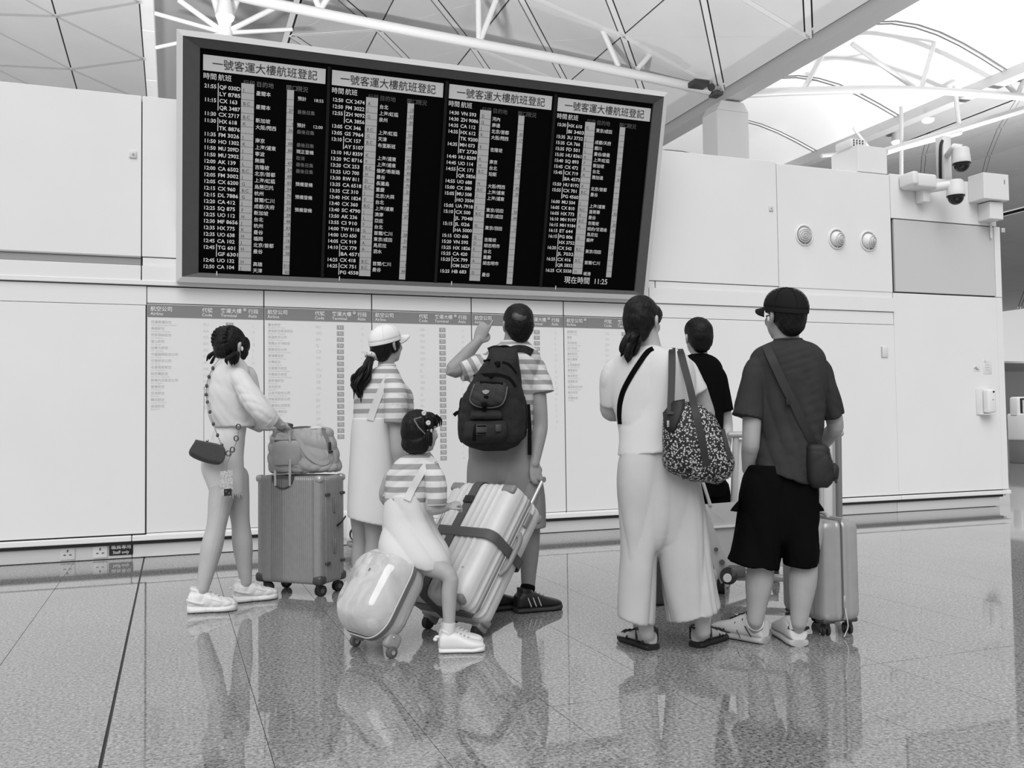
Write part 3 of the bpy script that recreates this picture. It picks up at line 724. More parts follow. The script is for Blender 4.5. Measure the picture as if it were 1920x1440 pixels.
lists.append([('泰國航空', 'Thai Airways', 'TG', 'H'), ('酷航', 'Scoot', 'TR', 'G'), ('深圳航空', 'Shenzhen Airlines', 'ZH', 'J'), ('四川航空', 'Sichuan Airlines', '3U', 'J'), ('春秋航空', 'Spring Airlines', '9C', 'F'), ('瑞士國際', 'Swiss', 'LX', 'F'), ('土耳其航空', 'Turkish Airlines', 'TK', 'K'), ('德威航空', 'T\'way Air', 'TW', 'G'), ('聯合航空', 'United Airlines', 'UA', 'E'), ('越捷航空', 'VietJet', 'VJ', 'D'), ('越南航空公司', 'Vietnam Airlines', 'VN', 'D'), ('維珍航空', 'Virgin', 'VS', 'J'), ('西捷航空', 'WestJet', 'WS', 'H')])
dlab = ['airline directory panel at the blank wall end, beside the girl with braids', 'second airline directory panel from the blank wall, above the ribbed suitcase', 'airline directory panel behind the woman in the white cap, columns of terminal boxes', 'airline directory panel behind the man with the backpack', 'airline directory panel ending behind the woman in the white top']
for i in range(5):
    x0, x1 = PX[i], PX[i + 1]; w = x1 - x0
    t = thing('airline_directory', (x0, WY, .2), dlab[i], 'sign', 'airline directory panels under the flight board')
    mesh_obj('panel', box2((x0 + .004, WY + .004, .2), (x1 - .004, WY + .034, 2.043), .002, 1), dp, t, smooth=False)
    band = mesh_obj('header_band', box2((x0 + .006, WY, 1.938), (x1 - .006, WY + .006, 2.038)), db, t, smooth=False)
    ex, ey = (1, 0, 0), (0, 0, 1)
    hd = [('航空公司', 'Airline', .03), ('代號', 'Code', .46), ('客運大樓', 'Terminal', .62), ('行段', 'Aisle', .86)]
    mesh_obj('header_lettering', cat_geo([text_on(a, (x0 + w * x, WY - .001, 1.988), ex, ey, .042, None, .01) for a, b, x in hd] + [text_on(b, (x0 + w * x, WY - .001, 1.952), ex, ey, .036, None, .006) for a, b, x in hd]), dw, band, smooth=False)['kind'] = 'stuff'
    mesh_obj('lock', disc((x0 + w * (.83 if i < 4 else .24), WY, 2.015), (0, -1, 0), .014, .004, 16), chrome, band)
    tx = []; tx2 = []; bx = []; bt = []
    for j, (zh, en, cd, al) in enumerate(lists[i]):
        z = 1.885 - j * .0525
        if zh: tx.append(text_on(zh, (x0 + w * .035, WY + .0032, z + .002), ex, ey, .026))
        if en: tx2.append(text_on(en, (x0 + w * .035, WY + .0032, z - .019), ex, ey, .020))
        if cd: tx2.append(text_on(cd, (x0 + w * .47, WY + .0032, z - .012), ex, ey, .034))
        if al: tx2.append(text_on(al, (x0 + w * .895, WY + .0032, z - .012), ex, ey, .030))
        if i in (1, 2, 3) or j < 2:
            bx.append(box2((x0 + w * .665, WY + .0025, z - .018), (x0 + w * .73, WY + .0045, z + .02))); bt.append(text_on('T1', (x0 + w * .697, WY + .002, z - .010), ex, ey, .03, None, .008, 'c'))
    if tx: mesh_obj('airline_lettering', cat_geo(tx), di, t, smooth=False)['kind'] = 'stuff'
    mesh_obj('pale_lettering', cat_geo(tx2), dl, t, smooth=False)['kind'] = 'stuff'
    if bx:
        for q1, q2 in zip(bx, bt):
            tbo = mesh_obj('terminal_box', q1, tb, t, smooth=False); mesh_obj('terminal_lettering', q2, dw, tbo, smooth=False)
    mesh_obj('edge_seal', box2((x0 - .004, WY + .006, .2), (x0 + .004, WY + .03, 2.183)), dark_gap, t, smooth=False)
# ================================================================== organic shapes: overlapping closed pieces fused into one skin
def organic(name, geos, m, parent, voxel=.006, smooth=5, ratio=1.0, disp=None, attr=None, fac=.5):
    v, f = join(*geos)
    me = bpy.data.meshes.new('tmp'); me.from_pydata(v.tolist(), [], [list(q) for q in f])
    bm = bmesh.new(); bm.from_mesh(me); bmesh.ops.recalc_face_normals(bm, faces=bm.faces[:]); bm.to_mesh(me); bm.free()
    o = bpy.data.objects.new('tmp', me); COL.objects.link(o)
    r = o.modifiers.new('r', 'REMESH'); r.mode = 'VOXEL'; r.voxel_size = voxel; r.adaptivity = 0
    if smooth: s = o.modifiers.new('s', 'SMOOTH'); s.iterations = smooth; s.factor = fac
    if ratio < 1: d = o.modifiers.new('d', 'DECIMATE'); d.ratio = ratio
    dg = bpy.context.evaluated_depsgraph_get(); dg.update()
    e = o.evaluated_get(dg); out = bpy.data.meshes.new_from_object(e)
    bpy.data.objects.remove(o); bpy.data.meshes.remove(me)
    n = len(out.vertices); V = np.empty(n * 3); out.vertices.foreach_get('co', V); V = V.reshape(-1, 3)
    if disp is not None:
        Nn = np.empty(n * 3); out.vertex_normals.foreach_get('vector', Nn); Nn = Nn.reshape(-1, 3)
        V = V + Nn * np.asarray(disp(V))[:, None]
    if attr is not None:
        a = out.attributes.new('stripe', 'FLOAT', 'POINT'); a.data.foreach_set('value', np.asarray(attr(V), dtype=np.float32))
    org = ORG.get(parent.name, np.zeros(3)) if parent is not None else np.zeros(3)
    out.vertices.foreach_set('co', (V - org).ravel()); out.update()
    out.polygons.foreach_set('use_smooth', [True] * len(out.polygons))
    out.materials.clear(); out.materials.append(m); out.name = name
    ob = bpy.data.objects.new(name, out); COL.objects.link(ob)
    if parent is not None: ob.parent = parent; ORG[ob.name] = org
    return ob
def bvh_of(*obs):
    Vs = []; Fs = []; n = 0
    for o in obs:
        org = ORG.get(o.name, np.zeros(3)); v = np.empty(len(o.data.vertices) * 3); o.data.vertices.foreach_get('co', v); v = v.reshape(-1, 3) + org
        Vs.append(v); Fs += [[i + n for i in p.vertices] for p in o.data.polygons]; n += len(v)
    return BVHTree.FromPolygons(np.concatenate(Vs).tolist(), Fs)
def snap(tree, px, py, lift=.006, D=None):
    """photo pixel -> point on a built surface (plus a small lift along its normal)"""
    d = wray(px, py); h = tree.ray_cast(Vector(EYE), Vector(unit(d)))
    if h[0] is None: return at_depth(px, py, D) if D else None
    return np.array(h[0]) + np.array(h[1]) * lift
def folds(seed, amp, f=38, main=(0, 0, 1), spread=.5, n=2, warp=1.0):
    """creased relief: rounded ridges and sharper valleys, warped so that no crease runs straight"""
    r = np.random.default_rng(seed); K = []
    for _ in range(n):
        k = unit(np.asarray(main, float) + r.normal(0, spread, 3)) * f * r.uniform(.5, 1.3); K.append((k, r.uniform(0, 6.3), r.normal(0, f * .22, 3) * warp, r.normal(0, f * .12, 3) * max(warp, .5)))
    def fn(V):
        s = 0
        for k, p, w, g in K:
            x = V @ k * 1.15 + p + 1.5 * np.sin(V @ w + p * 2); a = np.clip(.45 + .75 * np.sin(V @ g * 1.6 + p * 3), 0, 1); s = s + (np.abs(np.sin(x)) ** .8 - .6) * a
        return amp * 2.3 * s / n
    return fn
class Fig:
    """a standing place at camera depth D; silhouettes are read from the photo at that distance"""
    def __init__(s, D, px):
        s.D = D; d = wray(px, 788); d[2] = 0; s.f = unit(d); s.u = np.array([0, 0, 1.0]); s.r = unit(np.cross(s.f, s.u)); s.cos = math.cos(math.atan((px - 960) / F)); s.s = D / F
    def p(s, px, py, dd=0.0): return at_depth(px, py, s.D + dd)
    def v(s, r, f, u): return unit(s.r * r + s.f * f + s.u * u)
    def ring(s, py, xl, xr, th, dd=0.0, e=2.3, tilt=0.0, n=40):
        c = s.p((xl + xr) / 2, py, dd); hx = (xr - xl) / 2 * (s.D + dd) / F * s.cos; a = np.arange(n) * 2 * math.pi / n
        ca, sa = np.cos(a), np.sin(a); x = np.sign(ca) * np.abs(ca) ** (2 / e) * hx; y = np.sign(sa) * np.abs(sa) ** (2 / e) * th / 2
        z = -x / max(hx, 1e-6) * tilt / 2 * s.s
        return c + x[:, None] * s.r + y[:, None] * s.f + z[:, None] * s.u
    def loft(s, rows, k=3, n=40, e=2.3):
        R = np.array([list(r) + [0] * (6 - len(r)) for r in rows], float)     # py xl xr th dd tilt
        W = catmull(R, k)
        return loft([s.ring(w[0], w[1], w[2], max(w[3], .01), w[4], e, w[5], n) for w in W])
    def tube(s, pts, rad, k=4, n=16, cap='round', **kw): return tube([s.p(*q) for q in pts], rad, n=n, k=k, cap=cap, **kw)

# ------------------------------------------------------------------ cloth, skin and hair materials
def stripe_mat(name, per, duty=.5, ph=0.0, lo=.31, hi=.66):
    def b_(nt, b):
        N, L = nt.nodes, nt.links; a = N.new('ShaderNodeAttribute'); a.attribute_name = 'stripe'
        m1 = N.new('ShaderNodeMath'); m1.operation = 'MULTIPLY_ADD'; m1.inputs[1].default_value = 1 / per; m1.inputs[2].default_value = ph
        m2 = N.new('ShaderNodeMath'); m2.operation = 'PINGPONG'; m2.inputs[1].default_value = .5
        L.new(a.outputs['Fac'], m1.inputs[0]); L.new(m1.outputs[0], m2.inputs[0])
        r = _ramp(nt, m2.outputs[0], [(duty / 2 - .02, lo), (duty / 2 + .02, hi)]); L.new(r.outputs[0], b.inputs['Base Color'])
        n = N.new('ShaderNodeTexNoise'); n.inputs['Scale'].default_value = 500; bp = N.new('ShaderNodeBump'); bp.inputs['Strength'].default_value = .15; bp.inputs['Distance'].default_value = .002
        L.new(n.outputs['Fac'], bp.inputs['Height']); L.new(bp.outputs['Normal'], b.inputs['Normal'])
    return ramp_mat(name, b_, .85, .2)
def cloth(name, v, var=.05, rough=.85, spec=.12): return mat(name, v, rough, bump=.12, bscale=420, var=var, vscale=7, spec=spec)
skin = mat('skin', .38, .5, bump=.06, bscale=220, var=.06, vscale=14, spec=.35)
skin_pale = mat('skin_pale', .44, .5, bump=.06, bscale=220, var=.05, vscale=14, spec=.35)
def _hair(nt, b):
    N, L = nt.nodes, nt.links; tc = N.new('ShaderNodeTexCoord'); mp = N.new('ShaderNodeMapping'); mp.inputs['Scale'].default_value = (1, 1, .12)
    n = N.new('ShaderNodeTexNoise'); n.inputs['Scale'].default_value = 260; n.inputs['Detail'].default_value = 3
    L.new(tc.outputs['Object'], mp.inputs['Vector']); L.new(mp.outputs[0], n.inputs['Vector'])
    r = _ramp(nt, n.outputs['Fac'], [(.35, .002), (.6, .007), (.75, .022)]); L.new(r.outputs[0], b.inputs['Base Color'])
    bp = N.new('ShaderNodeBump'); bp.inputs['Strength'].default_value = .6; bp.inputs['Distance'].default_value = .004; L.new(n.outputs['Fac'], bp.inputs['Height']); L.new(bp.outputs['Normal'], b.inputs['Normal'])
hair_m = ramp_mat('hair', _hair, .45, .22)
eye_w = mat('eye_white', .6, .2); eye_d = mat('eye_dark', .01, .15)
c_white = cloth('cloth_white', .66, .02); c_black = cloth('cloth_black', .0045, .05, .9, .04); c_char = cloth('cloth_charcoal', .040, .15); c_grey = cloth('cloth_grey', .28, .07); c_pant = cloth('cloth_linen', .50, .05); shoe_w = mat('shoe_white', .74, .5, bump=.1, bscale=120); shoe_b = mat('shoe_black', .012, .45, bump=.2, bscale=200)

# ------------------------------------------------------------------ heads, hands, feet
def frame3(fwd, up=(0, 0, 1)):
    f = unit(fwd); r = unit(np.cross(f, up)); return np.column_stack([r, f, np.cross(r, f)])       # columns: right, forward, up
def head_geo(C, fwd, h):
    R = frame3(fwd); k = h / .225
    def E(c, r, **kw): return ellipsoid(C + R @ (np.array(c) * k), np.array(r) * k, R, **kw)
    def T(P, r): return tube([C + R @ (np.array(q) * k) for q in P], np.array(r) * k, n=12, k=3, cap='round')
    g = [E((0, -.014, .030), (.073, .093, .084)), E((0, .030, -.030), (.060, .060, .082)), E((0, .058, -.086), (.026, .024, .022)),
         E((0, .02, -.065), (.052, .05, .045)), T([(0, .088, .012), (0, .098, -.012), (0, .106, -.028)], [.007, .009, .013]), E((0, .095, -.031), (.017, .012, .009)),
         E((0, .080, .024), (.050, .012, .011)), E((0, .090, -.054), (.022, .009, .007)), E((0, .088, -.063), (.019, .009, .008)),
         E((.034, .066, -.022), (.022, .022, .026)), E((-.034, .066, -.022), (.022, .022, .026))]
    for s in (1, -1):
        g += [T([(s * .073, -.008, .022), (s * .082, -.022, .014), (s * .081, -.022, -.006), (s * .073, -.008, -.028)], [.008, .009, .009, .009]), E((s * .073, -.010, -.002), (.008, .014, .022))]
    return g
def add_eyes(root, C, fwd, h):
    R = frame3(fwd); k = h / .225
    for s in (1, -1):
        c = C + R @ (np.array([s * .031, .079, .004]) * k)
        e = mesh_obj('eye', ellipsoid(c, np.array([.014, .009, .007]) * k, R, 14, 8), eye_w, root); mesh_obj('iris', ellipsoid(c + R @ np.array([0, .0055, 0]) * k, np.array([.006, .004, .006]) * k, R, 12, 8), eye_d, e)
        mesh_obj('eyebrow', tube([C + R @ (np.array(q) * k) for q in ((s * .014, .091, .026), (s * .032, .089, .030), (s * .048, .079, .025))], .0028 * k, n=6, k=3), hair_m, root)
def hand_geo(W, d, nrm, sc=1.0, pose='relax', thumb=1):
    """W wrist, d finger direction, nrm back-of-hand normal; thumb=+-1 side"""
    d = unit(d); nrm = unit(np.asarray(nrm) - d * (d @ np.asarray(nrm))); s = np.cross(d, nrm) * thumb; g = []
    R = np.column_stack([s, d, nrm]); P = lambda x, y, z: W + R @ (np.array([x, y, z]) * sc)
    g.append(tube([P(0, -.02, 0), P(0, .015, 0), P(0, .045, 0), P(0, .078, .002)], np.array([.026, .033, .040, .040]) * sc, n=16, k=3, cap='round', flat=.42, up=nrm))
    cur = {'relax': (14, 22, 16), 'grip': (58, 78, 45), 'point': (62, 85, 55), 'soft': (35, 45, 30)}[pose]
    for i, (x, L, r) in enumerate(((.030, .074, .0088), (.0105, .082, .0092), (-.010, .076, .0087), (-.029, .060, .0076))):
        a = 0.0; p = P(x, .078, .002); pts = [P(x, .06, .002), p]; c = (4, 6, 4) if (pose == 'point' and i == 0) else cur; sp = x * 1.2
        for q, (ang, fr) in enumerate(zip(c, (.46, .31, .23))):
            a += math.radians(ang); p = p + (R @ np.array([sp, math.cos(a), -math.sin(a)])) * L * fr * sc; pts.append(p)
        g.append(tube(pts, np.array([r, r, r * .97, r * .92, r * .8]) * sc, n=10, k=3, cap='round'))
    if pose in ('grip', 'point'): tp = [P(.022, .012, -.006), P(.044, .034, -.016), P(.040, .060, -.030), P(.020, .074, -.038)]
    else: tp = [P(.022, .012, -.004), P(.046, .034, -.008), P(.056, .058, -.012), P(.060, .080, -.014)]
    g.append(tube(tp, np.array([.014, .0125, .0105, .009]) * sc, n=10, k=3, cap='round')); return g
def foot_rings(heel, toe, L, wd, prof, z0=0.0, lat=1.0, n=24):
    ax = unit(np.array([toe[0] - heel[0], toe[1] - heel[1], 0])); sd = np.array([ax[1], -ax[0], 0]); rings = []
    for t, w, h in prof:
        c = np.array([heel[0], heel[1], 0]) + ax * L * t; a = np.arange(n) * 2 * math.pi / n
        x = np.sign(np.cos(a)) * np.abs(np.cos(a)) ** .75 * w * wd * lat; y = z0 + h / 2 + np.sign(np.sin(a)) * np.abs(np.sin(a)) ** .7 * h / 2
        rings.append(c + x[:, None] * sd + y[:, None] * np.array([0, 0, 1.0]))
    return rings, ax, sd
SH = [(-.02, .30, .050), (.0, .42, .082), (.10, .50, .098), (.26, .52, .100), (.42, .54, .088), (.58, .60, .066), (.74, .64, .050), (.88, .58, .039), (.97, .42, .029), (1.0, .2, .020)]
def shoe(root, heel, toe, L, wd, m, sole_m, hs=1.0, st=.026, lace_m=None, chunky=False, deco=None, label=None):
    h = [(t, w, q * hs) for t, w, q in SH]; r, ax, sd = foot_rings(heel, toe, L, wd, h, st * .7)
    r2, _, _ = foot_rings(heel, toe, L, wd * 1.08, [(t * 1.02 - .01, w, st + (.010 * (t < .3) if chunky else 0) + (.006 if t > .85 else 0)) for t, w, q in SH], 0.0)
    org = np.array([heel[0], heel[1], 0])
    up = organic('shoe', [loft(catmull_r(r)), tube([org + ax * L * .17 + np.array([0, 0, .07 * hs]), org + ax * L * .19 + np.array([0, 0, .115 * hs + st * .5])], [wd * .42, wd * .44], n=20)], m, root, .005, 4, 1.0, disp=(folds(3, .0035, 60, (0, 0, 1), 1.0) if chunky else None))
    if label: up['label'] = label
    mesh_obj('sole', loft(catmull_r(r2)), sole_m, up)
    if chunky:
        for t0, t1 in ((-.03, .40), (.50, 1.02)):
            rr, _, _ = foot_rings(heel, toe, L, wd * 1.16, [(t0 + (t1 - t0) * q, np.interp(t0 + (t1 - t0) * q, [a[0] for a in SH], [a[1] for a in SH]) * (.86 if q in (0, 1) else 1), st * 1.0) for q in (0, .15, .5, .85, 1)], 0.0); mesh_obj('tread_block', loft(catmull_r(rr)), sole_m, up)
        for t, s_ in ((.12, 1), (.12, -1), (.62, 1), (.62, -1)):
            c = org + ax * L * t + sd * s_ * wd * .5; mesh_obj('side_overlay', tube(catmull([c - ax * .04 + np.array([0, 0, st + .045]), c + np.array([0, 0, st + .03]) + sd * s_ * .006, c + ax * .05 + np.array([0, 0, st + .018]) + sd * s_ * .004], 4), .007, n=8), m, up)
    mesh_obj('collar', tube([org + ax * L * .18 + np.array([0, 0, .108 * hs + st * .5]), org + ax * L * .19 + np.array([0, 0, .120 * hs + st * .5])], [wd * .45, wd * .43], n=22), deco or m, up)
    lm = lace_m or m
    for i in range(4):
        t = .36 + i * .085; zz = st * .7 + np.interp(t, [q[0] for q in h], [q[2] for q in h])
        c = org + ax * L * t + np.array([0, 0, zz - .001])
        mesh_obj('lace', tube([c - sd * wd * .24 - np.array([0, 0, .010]), c - sd * wd * .12 + np.array([0, 0, .003]) + ax * .006, c + sd * wd * .12 + np.array([0, 0, .003]) - ax * .006, c + sd * wd * .24 - np.array([0, 0, .010])], .0042, n=6, k=3), lm, up)
    return up, ax, sd
def catmull_r(r, k=3):
    A_ = np.array(r); n = A_.shape[1]; W = catmull(A_.reshape(len(A_), -1), k); return [w.reshape(n, 3) for w in W]

# ------------------------------------------------------------------ luggage
def rrect(W, Dp, r, nseg=7, rib=None, per=.02, amp=.003, sub=6, flat_keep=.0):
    """rounded rectangle outline (x,y), optional ribs across the flats"""
    P = []
    def flat(a, b, nrm):
        L = np.linalg.norm(b - a); n = max(2, int(round(L / per)) * sub) if rib else 2
        for t in np.linspace(0, 1, n, endpoint=False):
            o = 0
            if rib:
                x = t * L / per; o = amp * rib(x % 1.0) * min(1, min(t, 1 - t) * L / per * 1.2)
            P.append(a + (b - a) * t + nrm * o)
    x, y = W / 2, Dp / 2
    cs = [(x - r, -y + r, -90), (x - r, y - r, 0), (-x + r, y - r, 90), (-x + r, -y + r, 180)]
    edges = [((-x + r, -y), (x - r, -y), (0, -1)), ((x, -y + r), (x, y - r), (1, 0)), ((x - r, y), (-x + r, y), (0, 1)), ((-x, y - r), (-x, -y + r), (-1, 0))]
    for (a, b, n_), (cx, cy, a0) in zip(edges, cs):
        flat(np.array(a), np.array(b), np.array(n_, float))
        for q in range(nseg): ang = math.radians(a0 + 90 * q / nseg); P.append(np.array([cx + r * math.cos(ang), cy + r * math.sin(ang)]))
    return np.array(P)
def shell(W, Dp, z0, z1, r, rib=None, per=.02, amp=.003, er=.05, sub=6):
    """suitcase shell: rounded outline swept up z with rounded ends"""
    o = rrect(W, Dp, r, rib=rib, per=per, amp=amp, sub=sub); rings = []
    zs = [(0, 1), (.06, .62), (.2, .31), (.45, .12), (.75, .025), (1, 0)]
    def ring(z, ins, ribk=1): 
        k = np.array([(W / 2 - ins) / (W / 2), (Dp / 2 - ins) / (Dp / 2)]); q = o * k; return np.column_stack([q, np.full(len(q), z)])
    for t, i in zs: rings.append(ring(z0 + er * t, er * .9 * i))
    rings.append(ring((z0 + z1) / 2, 0))
    for t, i in reversed(zs): rings.append(ring(z1 - er * t, er * .9 * i))
    return loft(rings)
sq = lambda f: 1.0 if .18 < f < .62 else (0.0 if f < .06 or f > .74 else .5)
def caster(root, x, y, r=.028, m=dark_rubber, h=.07, yaw=.4, twin=True):
    f = mesh_obj('caster', join(tube([(x, y, h + .015), (x, y, r * 1.3)], [.020, .016], n=14), box((x + .012 * math.cos(yaw), y + .012 * math.sin(yaw), r * 1.55), (.03, .03, .02), .006)), black_plastic, root, local=True)
    d = np.array([math.cos(yaw), math.sin(yaw), 0]); s = np.array([-d[1], d[0], 0]); c = np.array([x, y, r]) + d * .014
    for q in ((-1, 1) if twin else (0,)):
        mesh_obj('wheel', join(tube([c + s * (q * .012 - .008), c + s * (q * .012 - .006), c + s * (q * .012 + .006), c + s * (q * .012 + .008)], [r * .86, r, r, r * .86], n=20)), m, f, local=True)
        mesh_obj('hub', tube([c + s * (q * .012 - .0095), c + s * (q * .012 + .0095)], r * .45, n=14), mat('hub_grey', .10, .4), f, local=True)
    return f
# ================================================================== luggage
def ground_frame(px, py, yaw_right_fwd):
    p = on_floor(px, py); d = np.array(wray(px, 788)); d[2] = 0; f = unit(d); r = unit(np.cross(f, (0, 0, 1)));
    x = unit(r * yaw_right_fwd[0] + f * yaw_right_fwd[1]); return p, x, np.cross((0, 0, 1), x), r, f
def rail(root, pts, r, m, nm='handle_tube', parent=None): return mesh_obj(nm, tube(pts, r, n=10), m, parent or root, local=True)

# --- dark ribbed suitcase pushed by the girl
W, Dp, z0, z1 = .485, .275, .075, .735
c1 = on_floor(598, 1121); d = wray(598, 788); d[2] = 0; f = unit(d); r = unit(np.cross(f, (0, 0, 1)))
ang = math.radians(35); xd = unit(r * math.cos(ang) - f * math.sin(ang)); yd = np.cross((0, 0, 1), xd)      # big face looks towards -y (camera left)
ctr = c1 - xd * (W / 2 - .02) + yd * (Dp / 2 - .01)
R1 = np.column_stack([xd, yd, (0, 0, 1)])
rib_m = mat('ribbed_shell_grey', .30, .40, var=.05, vscale=30, metal=.25); trim_m = mat('case_trim_dark', .055, .4)
s1 = thing('suitcase', (ctr[0], ctr[1], 0), 'tall dark grey vertically ribbed suitcase with a duffel bag on top', 'suitcase', None, R1)
mesh_obj('shell', shell(W, Dp, z0, z1, .035, sq, .0155, .0055, .03, 6), rib_m, s1, local=True, angle=60)
mesh_obj('frame_band', shell(W + .004, .022, z0 - .001, z1 + .001, .008, er=.03), trim_m, s1, local=True)
for sx in (-1, 1):
    for sy in (-1, 1):
        mesh_obj('corner_guard', box((sx * (W / 2 - .03), sy * (Dp / 2 - .03), z0 + .028), (.075, .075, .06), .022, 3), trim_m, s1, local=True)
        mesh_obj('corner_guard', box((sx * (W / 2 - .022), sy * (Dp / 2 - .022), z1 - .018), (.055, .055, .046), .02, 3), mat('corner_silver', .45, .35, metal=.4), s1, local=True)
        caster(s1, sx * (W / 2 - .045), sy * (Dp / 2 - .045), .034, h=.06, yaw=.9 + sx * .4)
for zz in (.20, .62):
    mesh_obj('side_foot', box((W / 2 + .008, -.07, zz), (.018, .045, .02), .007), trim_m, s1, local=True); mesh_obj('side_foot', box((W / 2 + .008, .09, zz), (.018, .045, .02), .007), trim_m, s1, local=True)
for zz in (.30, .55): mesh_obj('latch', box((W / 2 + .006, .0, zz), (.012, .026, .09), .005), mat('latch_grey', .3, .3, metal=.6), s1, local=True)
mesh_obj('handle_well', join(tube([(-.03, -Dp / 2 + .012, z1 - .09), (-.03, -Dp / 2 - .004, z1 - .085)], .001, n=6), loft([[(-.03 + (.085 + e) * math.cos(a), -Dp / 2 - .004 - y_, z1 + .002 - abs(math.sin(a)) * (.085 + e)) for a in np.linspace(0, math.pi, 16)] for e, y_ in ((0, 0), (.0, .004), (-.01, .004), (-.012, 0))], cap=False)), trim_m, s1, local=True)
mesh_obj('handle_plate', prism([(-.03 + .083 * math.cos(a), -Dp / 2 - .001, z1 - abs(math.sin(a)) * .083) for a in np.linspace(0, math.pi, 16)], (0, -.003, 0)), mat('well_grey', .09, .45), s1, local=True)
tr = mesh_obj('trolley_handle', tube(catmull([(-.095, -Dp / 2 + .0, 1.045), (-.03, -Dp / 2, 1.055), (.035, -Dp / 2, 1.045)], 4), .014, n=12), trim_m, s1, local=True)
for x in (-.085, .025):
    mesh_obj('handle_tube', tube([(x, -Dp / 2 - .006, z1 - .06), (x, -Dp / 2 - .006, 1.045)], .009, n=12), chrome, tr, local=True)
mesh_obj('hanging_strap', ribbon(catmull([(W / 2 + .012, .02, .42), (W / 2 + .02, .06, .44), (W / 2 + .012, .12, .47)], 4), (0, 0, 1), .012, .003), black_plastic, s1, local=True)

# --- soft duffel bag lying on it
DF = Fig(depth_of(np.array([*ctr[:2], .8])), 575)
duf_m = mat('duffel_canvas', .38, .8, bump=.3, bscale=160, var=.10, vscale=9, spec=.2)
zt = ctr + np.array([0, 0, z1])
dfl = thing('duffel_bag', (ctr[0], ctr[1], z1), 'soft grey duffel bag resting on top of the ribbed suitcase', 'bag')
rows = [(801, 545, 606, .10, .02), (806, 520, 622, .18, .02), (818, 508, 628, .24, .02), (840, 504, 633, .27, .02), (865, 503, 639, .28, .02), (880, 506, 640, .27, .02), (885, 512, 636, .22, .02)]
body = organic('body', [DF.loft(rows, 3, 44, 2.6)], duf_m, dfl, .006, 5, 1.0, disp=lambda V: folds(5, .007, 34, (1, .2, .8), .5)(V) + folds(6, .004, 70, (.6, .2, 1), .6)(V))
bt = bvh_of(body)
def on_bag(t, P, lift=.006, D=DF.D): return np.array([snap(t, x, y, lift, D) for x, y in P])
mesh_obj('carry_strap', ribbon(catmull(on_bag(bt, [(556, 815), (566, 835), (580, 855), (598, 867), (612, 866), (618, 852)]), 4), (.3, 0, 1), .030, .005), mat('duffel_strap', .40, .8), dfl)
organic('pocket', [DF.loft([(826, 516, 556, .03, -.125), (834, 511, 564, .05, -.125), (858, 510, 566, .06, -.125), (872, 514, 562, .04, -.125)], 3, 24, 3.2)], duf_m, dfl, .006, 3)
mesh_obj('pocket_zip', box(on_bag(bt, [(536, 827)], .012)[0], (.13, .01, .012), .004), mat('zip_dark', .10, .5), dfl)
mesh_obj('buckle', join(box(on_bag(bt, [(617, 836)], .01)[0], (.016, .02, .05), .005), box(on_bag(bt, [(618, 848)], .01)[0], (.03, .02, .012), .004)), black_plastic, dfl)
mesh_obj('side_strap', ribbon(catmull(on_bag(bt, [(605, 806), (611, 820), (616, 834), (618, 850)]), 4), (1, 0, .2), .022, .005), mat('duffel_side_strap', .16, .8), dfl)  # side strap has a darker tone than the carry strap
mesh_obj('zip_line', ribbon(catmull(on_bag(bt, [(512, 818), (540, 806), (575, 802), (610, 806)]), 4), (0, 0, 1), .010, .004), mat('zip_dark', .10, .5), dfl)
mesh_obj('tag', box(on_bag(bt, [(594, 804)], .01)[0], (.07, .006, .014), .003), white_soft, dfl)

# --- large pale suitcase with crossed straps, tilted and pulled by the man
def tilted(px_l, px_r, tilt, name, label, cat, r_wheel, half):
    a = on_floor(*px_l); b = on_floor(*px_r); x = unit(b - a); h = np.cross((0, 0, 1), x); t = math.radians(tilt)
    up = np.array([0, 0, 1.0]) * math.cos(t) + h * math.sin(t); y = np.cross(up, x); Rm = np.column_stack([x, y, up])
    o = (a + b) / 2 + np.array([0, 0, r_wheel])
    return thing(name, o, label, cat, None, Rm), Rm, o
W, Dp, z0, z1 = .46, .29, .03, .715
s2, R2, o2 = tilted((800, 1178), (897, 1197), 40, 'suitcase', 'large pale ribbed suitcase with crossed dark straps, tilted and pulled by the man', 'suitcase', .032, .2)
pale = mat('pale_shell', .60, .38, var=.03, vscale=20); strap_m = mat('luggage_strap', .085, .7, bump=.3, bscale=300); zipm = mat('zip_band', .15, .5); guard = mat('guard_grey', .22, .5)
wide = lambda f: max(0.0, math.sin(f * 2 * math.pi)) ** .6
YO = Dp / 2 - .03          # wheels sit under the rear edge
def L2(g): return xf(g, None, (0, -YO, 0))
mesh_obj('shell', L2(shell(W, Dp, z0, z1, .055, wide, .042, .006, .055, 8)), pale, s2, local=True, angle=60)
mesh_obj('zip_band', L2(shell(W + .010, .028, z0 - .004, z1 + .004, .012, er=.055)), zipm, s2, local=True)
for sx in (-1, 1):
    for sy in (-1, 1):
        mesh_obj('corner_guard', L2(box((sx * (W / 2 - .05), sy * (Dp / 2 - .012), z1 - .04), (.085, .03, .05), .014, 3)), guard, s2, local=True)
        mesh_obj('corner_guard', L2(box((sx * (W / 2 - .05), sy * (Dp / 2 - .035), z0 + .02), (.085, .06, .04), .016, 3)), guard, s2, local=True)
